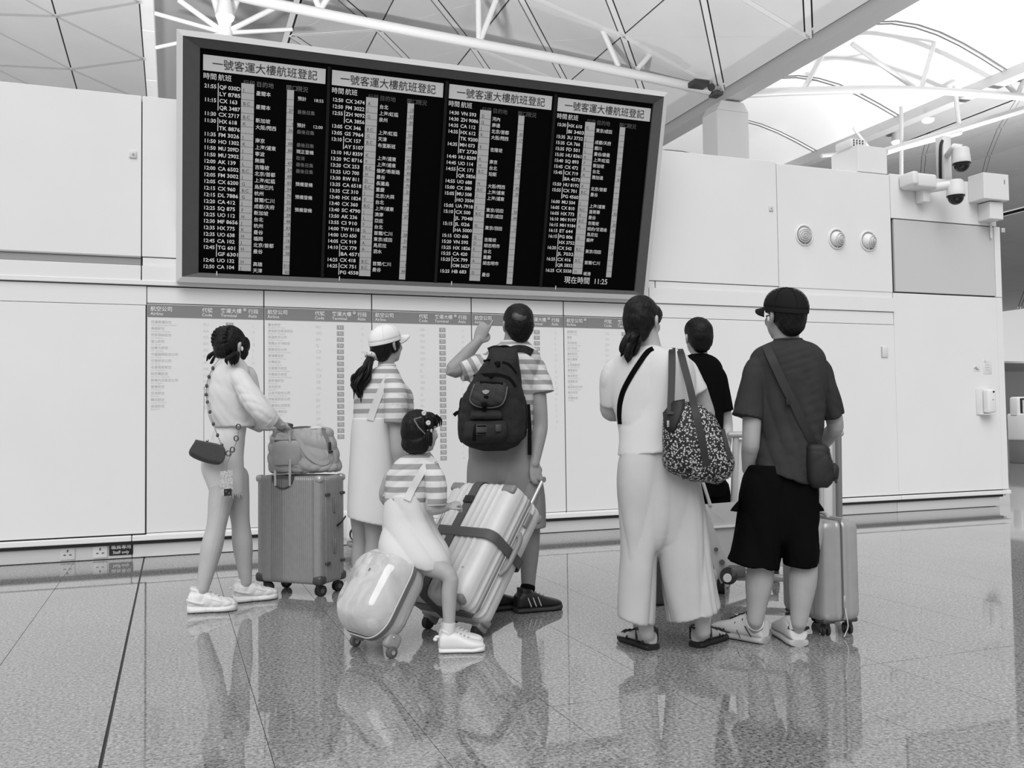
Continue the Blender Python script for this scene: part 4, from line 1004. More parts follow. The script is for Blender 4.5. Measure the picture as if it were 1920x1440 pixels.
# straps: one lengthways, one around the middle
def band(W_, H0, H1, axis, w, off):
    if axis == 'v':       # around y/z at x = off
        o = rrect(W_, H1 - H0, .05); P = np.array([(off, q[0] - YO, q[1] + (H0 + H1) / 2) for q in o]); wd = np.array([1.0, 0, 0])
    else:
        o = rrect(W_, H1, .05); P = np.array([(q[0], q[1] - YO, off) for q in o]); wd = np.array([0, 0, 1.0])
    P = np.vstack([P, P[:1]]); return ribbon(P, wd, w, .005)
mesh_obj('strap', band(Dp + .018, z0 - .006, z1 + .006, 'v', .050, -.03), strap_m, s2, local=True)
mesh_obj('strap', band(W + .02, 0, Dp + .022, 'h', .052, (z0 + z1) / 2 + .02), strap_m, s2, local=True)
mesh_obj('strap_buckle', box((-.03, -YO - Dp / 2 - .014, z1 - .13), (.062, .016, .045), .007), black_plastic, s2, local=True)
mesh_obj('side_handle', tube(catmull([(W / 2 + .004, -YO + .02, .27), (W / 2 + .028, -YO + .02, .31), (W / 2 + .032, -YO + .02, .39), (W / 2 + .028, -YO + .02, .47), (W / 2 + .004, -YO + .02, .51)], 5), .014, n=12), guard, s2, local=True)
mesh_obj('lock', box((W / 2 + .008, -YO + .03, .60), (.014, .032, .085), .012, 3), guard, s2, local=True)
mesh_obj('side_logo', join(box((-.16 + .3, -YO - Dp / 2 - .0005, .2), (.03, .002, .008)), box((.13, -YO - Dp / 2 - .0005, .3), (.022, .002, .010))), mat('mark_grey', .35, .5), s2, local=True)
for sx in (-1, 1):
    wa = mesh_obj('wheel_housing', box((sx * (W / 2 - .06), .005, .035), (.055, .075, .06), .014, 3), guard, s2, local=True)
    mesh_obj('wheel', tube([(sx * (W / 2 - .06) - .018, .0, .0), (sx * (W / 2 - .06) - .014, .0, .0), (sx * (W / 2 - .06) + .014, 0, 0), (sx * (W / 2 - .06) + .018, 0, 0)], [.026, .032, .032, .026], n=20), dark_rubber, wa, local=True)
    wb = mesh_obj('wheel_housing', box((sx * (W / 2 - .06), -Dp + .075, .02), (.05, .05, .05), .014, 3), guard, s2, local=True)
    mesh_obj('wheel', tube([(sx * (W / 2 - .06) - .015, -Dp + .075, -.012), (sx * (W / 2 - .06) + .015, -Dp + .075, -.012)], .028, n=20), dark_rubber, wb, local=True)
hz = z1 + .205
th = mesh_obj('trolley_handle', tube(catmull([(-.035, .0, hz), (.05, .0, hz + .006), (.135, .0, hz)], 4), .016, n=12), mat('grip_grey', .25, .5), s2, local=True)
for x in (-.025, .125): mesh_obj('handle_tube', tube([(x, .0, z1 - .02), (x, .0, hz)], .009, n=12), mat('rod_pale', .7, .3, metal=.5), th, local=True)
GRIP2 = o2 + R2 @ np.array([0.08, 0, hz])

# --- child's rounded ride-on case
W, Dp, z0, z1 = .34, .22, .015, .425
s3, R3, o3 = tilted((672, 1214), (728, 1232), 33, 'ride_on_suitcase', 'small glossy rounded children\'s suitcase with faded print, child sitting on it', 'suitcase', .026, .12)
def _print(nt, b):
    N, L = nt.nodes, nt.links; tc = N.new('ShaderNodeTexCoord'); n = N.new('ShaderNodeTexNoise'); n.inputs['Scale'].default_value = 5; n.inputs['Detail'].default_value = 4; n.inputs['Distortion'].default_value = .7
    L.new(tc.outputs['Object'], n.inputs['Vector']); r = _ramp(nt, n.outputs['Fac'], [(.30, .36), (.42, .50), (.52, .58), (.60, .50), (.72, .64)]); L.new(r.outputs[0], b.inputs['Base Color'])
kid_m = ramp_mat('kid_case_print', _print, .12, .6, 1.0); kid_b = mat('kid_case_back', .50, .16, coat=1.0)
YK = Dp / 2 - .02
def kshell(y0, y1, bulge):
    o = rrect(W, z1 - z0, .11, nseg=12); rings = []
    for t in np.linspace(0, 1, 9):
        y = y0 + (y1 - y0) * t; k = 1 - bulge * t ** 2.6; q = o * np.array([k, k]); rings.append(np.column_stack([q[:, 0], np.full(len(q), y), q[:, 1] + (z0 + z1) / 2]))
    return loft(rings)
mesh_obj('front_shell', kshell(-YK - .005, -YK - Dp / 2 - .02, .30), kid_m, s3, local=True, angle=70)
mesh_obj('back_shell', kshell(-YK + .005, -YK + Dp / 2 - .01, .16), kid_b, s3, local=True, angle=70)
o = rrect(W + .012, z1 - z0 + .012, .115, nseg=12); P = np.array([(q[0], -YK, q[1] + (z0 + z1) / 2) for q in o]); P = np.vstack([P, P[:1]])
mesh_obj('zip_band', ribbon(P, (0, 1, 0), .022, .006), mat('kid_zip', .13, .45), s3, local=True)
mesh_obj('piping', tube(P + np.array([0, -.014, 0]), .004, n=8), mat('kid_piping', .55, .3), s3, local=True)
mesh_obj('print_blot', join(*[ellipsoid((x, -YK - Dp / 2 - .012 + .02 * abs(x) / .1, zz), (rx, .014, rz)) for x, zz, rx, rz in ((.05, .26, .022, .035), (.03, .19, .016, .03), (.07, .22, .012, .028), (.02, .285, .016, .018))]), mat('blot_grey', .17, .2, coat=1.0, var=.5, vscale=60), s3, local=True)
for sx in (-1, 1):
    hb = mesh_obj('wheel_housing', box((sx * (W / 2 - .035), -.015, .045), (.045, .085, .075), .02, 3), mat('kid_house', .30, .35), s3, local=True)
    mesh_obj('wheel', tube([(sx * (W / 2 - .02) - .014, 0, 0), (sx * (W / 2 - .02) - .010, 0, 0), (sx * (W / 2 - .02) + .010, 0, 0), (sx * (W / 2 - .02) + .014, 0, 0)], [.021, .026, .026, .021], n=20), mat('kid_wheel', .10, .4), hb, local=True)
    mesh_obj('hub', tube([(sx * (W / 2 - .02) - .016, 0, 0), (sx * (W / 2 - .02) + .016, 0, 0)], .010, n=14), chrome, hb, local=True)
    mesh_obj('screw', ellipsoid((sx * (W / 2 - .012), -.03, .06), (.006, .006, .006), None, 10, 6), chrome, hb, local=True)
hk = z1 + .30
kh = mesh_obj('trolley_handle', tube([(-.06, .0, hk), (.06, .0, hk)], .013, n=12, cap='round'), mat('grip_grey', .25, .5), s3, local=True)
for x in (-.05, .05): mesh_obj('handle_tube', tube([(x, -.0, z1 - .03), (x, .0, hk)], .007, n=10), chrome, kh, local=True)
GRIP3 = o3 + R3 @ np.array([.03, 0, hk])

# --- small silver cabin case beside the man in the cap
W, Dp, z0, z1 = .37, .225, .07, .56
c1 = on_floor(1549, 1193); d = wray(1549, 788); d[2] = 0; f = unit(d); r = unit(np.cross(f, (0, 0, 1))); ang = math.radians(55)
xd = unit(r * math.cos(ang) - f * math.sin(ang)); yd = np.cross((0, 0, 1), xd); ctr = c1 - xd * (W / 2 - .045) + yd * (Dp / 2 - .045)
s4 = thing('suitcase', (ctr[0], ctr[1], 0), 'small silver grey cabin suitcase standing beside the man in the cap', 'suitcase', None, np.column_stack([xd, yd, (0, 0, 1)]))
sil = mat('silver_shell', .40, .34, metal=.35, var=.04, vscale=20)
mesh_obj('shell', shell(W, Dp, z0, z1, .05, wide, .036, .005, .045, 8), sil, s4, local=True, angle=60)
mesh_obj('zip_band', shell(W + .004, .018, z0 - .001, z1 + .001, .008, er=.045), mat('zip_dark2', .06, .5), s4, local=True)
mesh_obj('zip_piping', shell(W + .007, .006, z0 - .002, z1 + .002, .003, er=.045), mat('kid_zip', .13, .45), s4, local=True)
for sx in (-1, 1):
    for sy in (-1, 1):
        caster(s4, sx * (W / 2 - .05), sy * (Dp / 2 - .05), .027, h=.07, yaw=2.4 + .5 * sx)
        mesh_obj('corner_guard', box((sx * (W / 2 - .055), sy * (Dp / 2 - .05), z0 + .004), (.075, .07, .024), .01, 3), trim_m, s4, local=True)
mesh_obj('zip_pull', box((W / 2 + .006, .004, .17), (.008, .012, .06), .004), chrome, s4, local=True)
mesh_obj('cord', tube(catmull([(W / 2 + .008, .004, .14), (W / 2 + .02, .01, .06), (W / 2 + .012, .0, .02), (W / 2 + .03, -.02, .012)], 4), .0025, n=6), mat('cord_pale', .6, .5), s4, local=True)
mesh_obj('top_handle', tube(catmull([(-.07, .01, z1 - .004), (-.05, .01, z1 + .018), (.05, .01, z1 + .018), (.07, .01, z1 - .004)], 4), .010, n=10), mat('grip_pale', .5, .4), s4, local=True)

# --- dark case half hidden behind the woman's trousers
c = on_floor(1262, 1137); s5 = thing('suitcase', (c[0] + .03, c[1] + .14, 0), 'dark grey suitcase half hidden behind the wide linen trousers', 'suitcase')
dk = mat('dark_case_shell', .045, .5); s5m = np.array([c[0] + .03, c[1] + .14, 0])
mesh_obj('shell', xf(shell(.34, .22, .004, .50, .04, wide, .04, .004, .03, 6), None, s5m), dk, s5, angle=60); mesh_obj('zip_band', xf(shell(.346, .016, .003, .502, .008, er=.03), None, s5m), black_plastic, s5)

# --- white hard case with wheel seen behind the woman in the cap
c = on_floor(668, 1036); s6 = thing('suitcase', (c[0], c[1], 0), 'white hard case on a wheel glimpsed behind the woman in the white cap', 'suitcase')
cm = np.array([c[0], c[1], 0])
mesh_obj('shell', xf(shell(.20, .30, .10, .34, .05, er=.04), None, cm), white_soft, s6, angle=60)
mesh_obj('wheel', tube([cm + (-.03, -.17, .17), cm + (-.03, -.15, .17)], .055, n=22), black_plastic, s6); mesh_obj('hub', tube([cm + (-.03, -.178, .165), cm + (-.03, -.15, .165)], .045, n=20), mat('hub_white', .6, .35), s6)
mesh_obj('bumper', box(cm + (-.04, -.12, .085), (.10, .12, .04), .015, 3), mat('guard_grey', .22, .5), s6); mesh_obj('foot', box(cm + (-.03, -.1, .033), (.04, .05, .065), .008), black_plastic, s6)

# --- airport luggage trolley pushed by the boy
c0 = on_floor(1348, 1111); d = wray(1450, 788); d[2] = 0; f = unit(d); r = unit(np.cross(f, (0, 0, 1)))
TF = Fig(5.42, 1450)
tp = TF.p; tm_ = mat('trolley_metal', .58, .35, metal=.4); tpan = mat('trolley_panel', .50, .45); tdk = mat('trolley_dark', .10, .5)
tro = thing('luggage_trolley', (*on_floor(1440, 1100)[:2], 0), 'airport luggage trolley with tall pale frame and panel, pushed by the boy in black', 'trolley')
zf = lambda p, z: np.array([p[0], p[1], z])
LB = on_floor(1352, 1112); RB = LB + r * .63
mesh_obj('upright', tube([tp(1380, 818, .25), tp(1376, 930, .25), tp(1372, 1000, .25)], .020, n=12), tm_, tro); 
mesh_obj('upright', tube([tp(1572, 815, .0), tp(1574, 978, .0), tp(1574, 1060, .0)], .018, n=12), mat('trolley_post_dark', .22, .4, metal=.3), tro)
mesh_obj('upright', tube([tp(1565, 815, .02), tp(1566, 978, .02), tp(1566, 1060, .02)], .010, n=12), tm_, tro); mesh_obj('upright', tube([tp(1540, 822, .03), tp(1541, 1000, .03)], .013, n=12), tm_, tro)
mesh_obj('handle_bar', tube([tp(1369, 815, .25), tp(1470, 814, .13), tp(1576, 812, .0)], .020, n=12, cap='round'), mat('trolley_bar', .50, .4, metal=.3), tro)
mesh_obj('basket_panel', prism([tp(1384, 824, .26), tp(1562, 820, .03), tp(1566, 1000, .03), tp(1378, 1000, .26)], f * .012), mat('trolley_clear_panel', .70, .3), tro)
mesh_obj('advert_panel', prism([tp(1318, 946, -.02), tp(1400, 940, -.06), tp(1470, 940, -.1), tp(1470, 1062, -.1), tp(1352, 1068, -.02)], f * .02), tpan, tro, smooth=False)
mesh_obj('panel_rail', prism([tp(1338, 986, -.03), tp(1470, 978, -.11), tp(1470, 982, -.11), tp(1338, 990, -.03)], -f * .012), white_soft, tro)
mesh_obj('side_frame', join(tube([tp(1318, 904, -.02), tp(1332, 948, -.03)], .010, n=8), prism([tp(1312, 945, -.04), tp(1328, 960, -.04), tp(1372, 1078, -.06), tp(1352, 1095, -.06), tp(1330, 1040, -.05)], f * .03)), tm_, tro)
for q in ((1354, 1054, .016), (1343, 1030, .012)): mesh_obj('bolt', disc(tp(q[0], q[1], -.06), -f, q[2], .012, 14), tdk, tro)
mesh_obj('brake_box', box(tp(1378, 1072, -.06), (.10, .10, .07), .02, 3), tdk, tro); mesh_obj('hub', disc(tp(1364, 1083, -.12), -f, .024, .02, 18), white_soft, tro)
mesh_obj('wheel', tube([tp(1366, 1080, -.11), tp(1366, 1080, -.05)], .05, n=20), dark_rubber, tro)
for q in (LB + np.array([0, 0, .04]), on_floor(1454, 1086) + np.array([0, 0, .045]), RB + np.array([0, 0, .04])):
    w_ = mesh_obj('wheel', tube([q - r * .022, q + r * .022], .042, n=20), dark_rubber, tro); mesh_obj('hub', tube([q - r * .028, q + r * .028], .024, n=16), white_soft, w_)
mesh_obj('base_rail', tube([zf(LB, .10), zf(LB + f * .02 + r * .3, .10), zf(RB, .10)], .022, n=10), mat('trolley_rail', .42, .4, metal=.4), tro)
mesh_obj('base_rail', tube([zf(LB, .10), zf(LB + f * .45 + r * .2, .11), zf(on_floor(1454, 1086), .12)], .02, n=10), mat('trolley_rail', .42, .4, metal=.4), tro)
rw_ = on_floor(1454, 1086)
for a_, b_, nm_ in ((LB + np.array([0, 0, .04]), zf(LB, .12), 'caster_stem'), (RB + np.array([0, 0, .04]), zf(RB, .12), 'caster_stem'), (zf(rw_, .04), zf(rw_, .14), 'caster_stem'), (zf(RB, .1), tp(1570, 1058, .0), 'rear_strut'), (zf(LB, .1), tp(1358, 1085, -.06), 'front_strut')): mesh_obj(nm_, tube([a_, b_], .017, n=8), tdk, tro)
# ================================================================== people
def limb_r(sc, kind):
    return {'arm': np.array([.050, .046, .041, .040, .027]), 'leg': np.array([.085, .070, .053, .057, .036])}[kind] * sc
def person(D, px, label, group=None):
    fg = Fig(D, px); b = fg.p(px, 788); return fg, thing('person', (b[0], b[1], 0), label, 'person', group)
def seg(a, b, t): return np.asarray(a) * (1 - t) + np.asarray(b) * t
def arm_geo(S, E_, W, sc=1.0): return tube([seg(S, E_, .38), seg(S, E_, .65), E_, seg(E_, W, .35), W], limb_r(sc, 'arm') * np.array([.82, .95, 1, 1, 1]), n=16, k=4, cap='round')
def leg_geo(Hp, K, A, r): 
    Pm = seg(K, A, .36); return tube([Hp, seg(Hp, K, .5), K, Pm, seg(K, A, .75), A], r, n=18, k=4, cap='round')
def torso_geo(fg, rows, k=.82):
    out = []
    for q in rows:
        q = list(q) + [0] * (6 - len(q)); c = (q[1] + q[2]) / 2; h = (q[2] - q[1]) / 2 * k; out.append((q[0], c - h, c + h, q[3] * k, q[4], q[5]))
    return fg.loft(out, 3, 32)
def bare_foot(heel, toe, L, ank):
    prof = [(-.02, .22, .03), (.02, .34, .055), (.15, .38, .065), (.35, .38, .062), (.55, .46, .045), (.74, .50, .030)]
    r, ax, sd = foot_rings(heel, toe, L, .085, prof, .024); h = np.array([heel[0], heel[1], 0]); g = [loft(r)]
    for i, (o, l) in enumerate(((-.034, .97), (-.015, 1.0), (.001, .96), (.016, .92), (.030, .86))):
        g.append(tube([h + ax * L * .68 + sd * o + np.array([0, 0, .036]), h + ax * L * l + sd * o * 1.1 + np.array([0, 0, .033])], [.010, .0085 if i else .012], n=8, cap='round'))
    g.append(tube([h + ax * L * .14 + np.array([0, 0, .05]), ank], [.036, .036], n=14)); return g, ax, sd
def hair_cap(C, fwd, h, extra=(), back=True, top=1.0):
    R = frame3(fwd); k = h / .225
    E_ = lambda c, r: ellipsoid(C + R @ (np.array(c) * k), np.array(r) * k, R)
    g = [E_((0, -.022, .040), (.0815, .098, .088 * top)), E_((0, -.040, .012), (.079, .082, .082))]
    if back: g += [E_((0, -.052, -.010), (.075, .062, .075)), E_((0, -.058, -.045), (.058, .045, .05))]
    return g + [E_(c, r) for c, r in extra]
def local(C, fwd, h, *pts):
    R = frame3(fwd); k = h / .225; return [C + R @ (np.array(q) * k) for q in pts]
strand = lambda sd: (lambda V: folds(sd, .0045, 170, (1, 1, .08), .25, 4)(V))
def cap_hat(root, C, fwd, h, m, label, back_open=False, tilt=0.0):
    R = frame3(fwd); k = h / .225; P = lambda x, y, z: C + R @ (np.array([x, y, z]) * k)
    rings = []
    for t in np.linspace(0, 1, 9):
        a = t * math.pi / 2; rr = math.cos(a) ** .8; zz = .035 + .088 * math.sin(a) ** .95
        an = np.arange(36) * 2 * math.pi / 36
        rings.append(np.array([P(.086 * max(rr, .02) * math.cos(b), -.014 + .106 * max(rr, .02) * math.sin(b), zz + .012 * math.sin(b) * (1 - t)) for b in an]))
    crown = mesh_obj('cap', loft(rings), m, root, angle=180); crown['label'] = label
    # band and peak
    low = [np.array([P(.0865 * q * math.cos(b), -.014 + .107 * q * math.sin(b), .036 - dz + .012 * math.sin(b)) for b in np.arange(36) * 2 * math.pi / 36]) for q, dz in ((1.0, -.004), (1.012, .004), (1.0, .014), (.96, .016))]
    mesh_obj('band', loft(low), m, crown)
    top = []; bot = []
    for s in np.linspace(-1, 1, 15):
        b = math.pi / 2 + s * 1.02; ix, iy = .085 * math.cos(b), -.014 + .105 * math.sin(b); w = math.cos(s * math.pi / 2) ** .55
        for arr, dz in ((top, .004), (bot, -.003)): arr.append([P(ix * (1 + .10 * q * w), iy + .088 * q * w, .040 + dz + tilt * q * w - .034 * s * s * q - .006 * q * q) for q in np.linspace(0, 1, 6)])
    V = []; Fc = []; top = np.array(top); bot = np.array(bot); n, m2 = top.shape[:2]
    V = np.concatenate([top.reshape(-1, 3), bot.reshape(-1, 3)]); o = n * m2
    for i in range(n - 1):
        for j in range(m2 - 1):
            a = i * m2 + j; Fc += [(a, a + 1, a + m2 + 1, a + m2), (o + a, o + a + m2, o + a + m2 + 1, o + a + 1)]
        a = i * m2 + m2 - 1; Fc.append((a, o + a, o + a + m2, a + m2))
    mesh_obj('peak', (V, Fc), m, crown, angle=180); mesh_obj('button', ellipsoid(P(0, -.014, .124), np.array([.007, .007, .004]) * k, R, 12, 8), m, crown)
    for b in np.arange(6) * math.pi / 3 + .3:
        pts = [P(.0875 * max(math.cos(a) ** .8, .02) * math.cos(b), -.014 + .1075 * max(math.cos(a) ** .8, .02) * math.sin(b), .036 + .089 * math.sin(a) ** .95 + .012 * math.sin(b) * (1 - a / 1.57)) for a in np.linspace(.02, 1.5, 8)]
        mesh_obj('seam', tube(pts, .0016 * k, n=5), m, crown)
    return crown
def strap_on(tree, pix, D, w, th, m, parent, nm='strap', lift=.005, wdir=None, pre=(), post=(), k=4):
    P = list(pre) + [snap(tree, x, y, lift, D) for x, y in pix] + list(post); P = catmull(P, k)
    T = np.gradient(P, axis=0); view = np.array([unit(p - EYE) for p in P])
    Wd = np.cross(T, view) if wdir is None else np.tile(wdir, (len(P), 1)); return mesh_obj(nm, ribbon(P, Wd, w, th), m, parent)
def chain(P, m, parent, step=.012, r=.004, nm='chain', big=None):
    P = catmull(P, 10); L = np.concatenate([[0], np.cumsum(np.linalg.norm(np.diff(P, axis=0), axis=1))]); g = [tube(P, r * .45, n=6)]; bigs = []
    for s in np.arange(0, L[-1], step):
        q = np.array([np.interp(s, L, P[:, i]) for i in range(3)]); g.append(ellipsoid(q, r, None, 8, 6))
    o = mesh_obj(nm, join(*g), m, parent); return o, P, L

# ------------------------------------------------------------------ 1 girl with braids, pushing the ribbed suitcase
fg, me = person(5.38, 430, 'girl in white shirt and shorts with two short braids pushing the ribbed suitcase'); p = fg.p
C = p(434, 652, .0); fwd = fg.v(.66, .68, -.30); h = .222
sh = [(660, 410, 440, .10, 0), (670, 404, 452, .16, 0), (690, 396, 466, .20, 0), (712, 390, 470, .24, 0), (740, 387, 472, .26, 0), (772, 389, 473, .26, 0), (790, 396, 475, .25, 0), (800, 402, 478, .24, 0)]
st = [(795, 406, 462, .20, 0), (820, 397, 460, .24, 0), (850, 383, 458, .27, 0), (878, 377, 457, .28, 0), (903, 386, 457, .27, 0), (925, 395, 457, .24, 0)]
hA = GRIP = np.array(s1.matrix_world @ Vector((.0, -.1425, 1.05))); 
wrA = p(527, 797, -.05); wrB = p(486, 803, .06)
fA0, fA1 = on_floor(354, 1149), on_floor(432, 1144); fB0, fB1 = on_floor(438, 1130), on_floor(520, 1121)
kA, aA = p(406, 985, -.12), p(380, 1104, -.22); kB, aB = p(451, 980, .05), p(461, 1090, .06)
rl = np.array([.082, .070, .056, .061, .046, .036])
body = [torso_geo(fg, sh), torso_geo(fg, st), tube([p(430, 690, .0), p(428, 668, 0), C], [.06, .050, .052], n=14, k=3), *head_geo(C, fwd, h),
        arm_geo(p(450, 708, -.10), p(496, 776, -.15), wrA, .95), arm_geo(p(462, 706, .13), p(462, 786, .14), wrB, .95),
        leg_geo(p(421, 895, -.04), kA, aA, rl), leg_geo(p(441, 895, .05), kB, aB, rl * .97),
        tube([aA, fA0 + (fA1 - fA0) * .2 + np.array([0, 0, .05])], .034, n=12, cap='round'), tube([aB, fB0 + (fB1 - fB0) * .2 + np.array([0, 0, .05])], .034, n=12, cap='round'),
        *hand_geo(wrA, hA + np.array([0, 0, .01]) - wrA, (0, -.3, 1), .92, 'grip', 1), *hand_geo(wrB, p(510, 803, .10) - wrB, (0, -.2, 1), .9, 'soft', -1)]
organic('body', body, skin_pale, me, .005, 5, .5); add_eyes(me, C, fwd, h)
fo = folds(11, .005, 42, (.6, .2, .8), .6); 
shirt = organic('shirt', [fg.loft(sh, 3), fg.tube([(432, 696, -.04), (450, 710, -.085), (468, 740, -.135), (491, 770, -.155), (509, 787, -.13)], [.040, .056, .062, .060, .050], cap='start'), fg.tube([(460, 706, .12), (468, 745, .14), (470, 786, .14)], [.07, .066, .05], cap='start'), fg.tube([(424, 662, 0), (430, 672, .02)], [.058, .07], cap='start')], c_white, me, .006, 4, .6, disp=lambda V: fo(V) + folds(12, .003, 75, (.5, .3, .8), .6)(V))
mesh_obj('cuff', tube([p(504, 784, -.138), p(513, 790, -.12)], [.056, .047], n=18), c_white, shirt)
shorts = organic('shorts', [fg.loft(st, 3)], c_white, me, .006, 3, .6, disp=folds(13, .006, 40, (1, .4, .1), .3, 3, .4))
mesh_obj('frayed_hem', join(*[tube([fg.ring(924, 396, 456, .235)[i], fg.ring(924, 396, 456, .24)[i] - np.array([0, 0, .012 + .008 * (i % 3)])], [.004, .001], n=5) for i in range(0, 40)]), c_white, shorts)
hr = local(C, fwd, h, (-.02, -.075, -.055), (.03, -.07, -.06))
hg = hair_cap(C, fwd, h, [((.048, .045, .03), (.028, .045, .055)), ((.058, .05, -.01), (.016, .03, .05))])
for s in (-1, 1):       # plaits lying along the back of the head
    for t in np.linspace(0, 1, 10):
        a = t * 2.35; q = local(C, fwd, h, (s * (.012 + .036 * math.sin(min(t * 1.6, 1.57))), -.024 - .094 * math.sin(a), .038 + .078 * math.cos(a)))[0]
        hg.append(ellipsoid(q, np.array([.013, .013, .010])))
hair = organic('hair', hg, hair_m, me, .004, 2, .5, disp=strand(21))
def tuft(a, b, r0, r1, seed, n=9):
    r = np.random.default_rng(seed); g = []
    for _ in range(n):
        o = r.normal(0, 1, 3); e = b + o * r1; g.append(tube([a + o * .006, seg(a, e, .55) + o * r1 * .9, e], [r0, r0 * .85, .003], n=8, k=3, cap='round'))
    return join(*g)
mesh_obj('pigtail', tuft(p(444, 664, -.10), p(437, 683, -.11), .015, .012, 1), hair_m, hair); mesh_obj('pigtail', tuft(p(417, 660, -.04), p(396, 680, -.02), .014, .010, 2), hair_m, hair)
mesh_obj('earbud', ellipsoid(local(C, fwd, h, (.080, .006, -.008))[0], (.008, .008, .014)), white_soft, me)
shoe(me, fA0, fA1, .258, .094, shoe_w, shoe_w, .98, .036, chunky=True); shoe(me, fB0, fB1, .258, .094, shoe_w, shoe_w, .98, .036, chunky=True)
# her dark shoulder bag and beaded phone strap
bt = bvh_of(shirt, shorts)
bag = thing('shoulder_bag', p(388, 848, -.22), 'small dark leather shoulder bag on a bead chain at the girl\'s hip', 'bag'); dkl = mat('bag_leather', .045, .55, bump=.4, bscale=180)
PB_ = [p(x, y, -.20) for x, y in ((367, 824), (420, 838), (411, 871), (356, 854))]
organic('body', [loft([[q + fg.f * o for q in catmull(np.array(PB_ + PB_[:1]), 5)[:-1]] for o in (-.03, -.02, .02, .03)])], dkl, bag, .004, 5)
mesh_obj('flap_seam', ribbon(catmull([p(358, 850, -.235), p(385, 862, -.235), p(411, 867, -.235)], 3), (0, 0, 1), .008, .004), mat('bag_edge', .015, .5), bag); mesh_obj('clasp', ellipsoid(p(389, 826, -.2), (.008, .008, .008)), steel, bag)
ch = [snap(bt, x, y, .010, 5.2) for x, y in ((404, 690), (394, 712), (388, 742), (393, 758))]
beads = mat('bead_dark', .06, .3)
pts = [p(412, 672, -.11), p(399, 690, -.10), p(389, 715, -.10), p(386.5, 740, -.10), p(391, 762, -.15), p(400, 795, -.19), p(412, 826, -.20), p(424, 852, -.20)]
co, _, _ = chain(pts, mat('chain_grey', .3, .35, metal=.5), bag, .012, .0035)
for q in catmull(pts, 3)[3:-1:2]: mesh_obj('bead', ellipsoid(q, (.009, .009, .012), None, 10, 8), beads, co)
mesh_obj('cord', tube([p(383, 725, -.05), p(382, 780, -.12), p(382, 826, -.19)], .0022, n=6), mat('chain_grey', .3, .35, metal=.5), bag)
ph = thing('phone', p(425, 905, -.21), 'phone in a patterned case hanging from a beaded strap by the girl\'s thigh', 'phone')
def _pat(nt, b):
    N, L = nt.nodes, nt.links; tc = N.new('ShaderNodeTexCoord'); v = N.new('ShaderNodeTexVoronoi'); v.inputs['Scale'].default_value = 90; L.new(tc.outputs['Object'], v.inputs['Vector'])
    r = _ramp(nt, v.outputs['Distance'], [(.1, .2), (.4, .6), (.7, .35)]); L.new(r.outputs[0], b.inputs['Base Color'])
mesh_obj('case', prism([p(x, y, -.22) for x, y in ((412, 884), (436, 881), (437, 926), (414, 930))], fg.f * .012), ramp_mat('phone_case', _pat, .3), ph)
mesh_obj('lens_block', prism([p(x, y, -.224) for x, y in ((420, 917), (434, 916), (434, 929), (420, 930))], fg.f * -.006), black_plastic, ph)
for x, y in ((424, 921), (430, 925)): mesh_obj('lens', disc(p(x, y, -.228), -fg.f, .006, .003, 12), mat('lens_glass', .1, .1), ph)
co, _, _ = chain([p(447, 800, -.20), p(445, 822, -.22), p(437, 845, -.22), p(426, 868, -.22), p(425, 884, -.22)], mat('chain_grey', .3, .35, metal=.5), ph, .012, .0035, 'bead_strap')
for x, y in ((447, 800), (443, 822), (436, 843), (428, 850)):
    mesh_obj('bead_ring', tube([p(x + 4.2 * math.cos(a), y + 4.8 * math.sin(a), -.225) for a in np.linspace(0, 6.2832, 12)], .0035, n=6), beads, co)

# ------------------------------------------------------------------ 2 woman in white cap and pinafore dress
fg, me = person(5.62, 705, 'woman in white cap, striped tee and white pinafore dress'); p = fg.p
C = p(726, 648, .0); fwd = fg.v(.70, .66, .16); h = .222
sh = [(686, 710, 742, .12, 0), (695, 696, 747, .17, 0), (710, 679, 754, .22, 0), (735, 666, 765, .26, 0), (760, 663, 764, .27, 0), (795, 662, 752, .26, 0)]
dr = [(783, 661, 748, .275, 0), (810, 658, 745, .29, 0), (850, 656, 745, .31, 0), (900, 653, 746, .34, 0), (950, 651, 748, .37, 0), (977, 651, 748, .38, 0, 22)]
el, wr = p(745, 838, -.15), p(757, 900, -.10)
rl = np.array([.085, .070, .052, .056, .044, .035]); fL0, fL1 = on_floor(660, 1108), on_floor(706, 1096); fR0, fR1 = on_floor(690, 1113), on_floor(736, 1101)
body = [torso_geo(fg, sh), torso_geo(fg, dr[:4], .8), tube([p(724, 700, .0), p(724, 682, 0), C], [.055, .050, .055], n=14, k=3), *head_geo(C, fwd, h),
        arm_geo(p(741, 714, -.12), el, wr), arm_geo(p(700, 714, .14), p(705, 790, .2), p(745, 850, .22)), *hand_geo(wr, fg.v(.2, .1, -1), fg.v(0, -1, 0), .9, 'relax', 1), *hand_geo(p(745, 850, .22), fg.v(.5, .1, -.8), fg.v(0, -1, 0), .9, 'relax', -1),
        leg_geo(p(680, 940, .04), p(677, 1012, .05), p(672, 1090, .06), rl), leg_geo(p(705, 940, -.05), p(701, 1016, -.04), p(697, 1096, -.02), rl)]
organic('body', body, skin, me, .005, 5, .5); add_eyes(me, C, fwd, h)
def sa(V):      # stripes level on body and sleeve
    return V[:, 2]
tee = organic('tee', [fg.loft(sh, 3), fg.tube([(722, 712, -.04), (735, 722, -.10), (742, 745, -.14), (741, 794, -.16)], [.040, .055, .069, .068], cap='start'), fg.tube([(745, 724, .05), (758, 745, .10), (762, 775, .14)], [.05, .055, .05], cap='start')], stripe_mat('stripe_tee_woman', .0605, .46, .35), me, .006, 4, .6, disp=folds(31, .005, 40, (.6, .2, .8), .7), attr=sa)
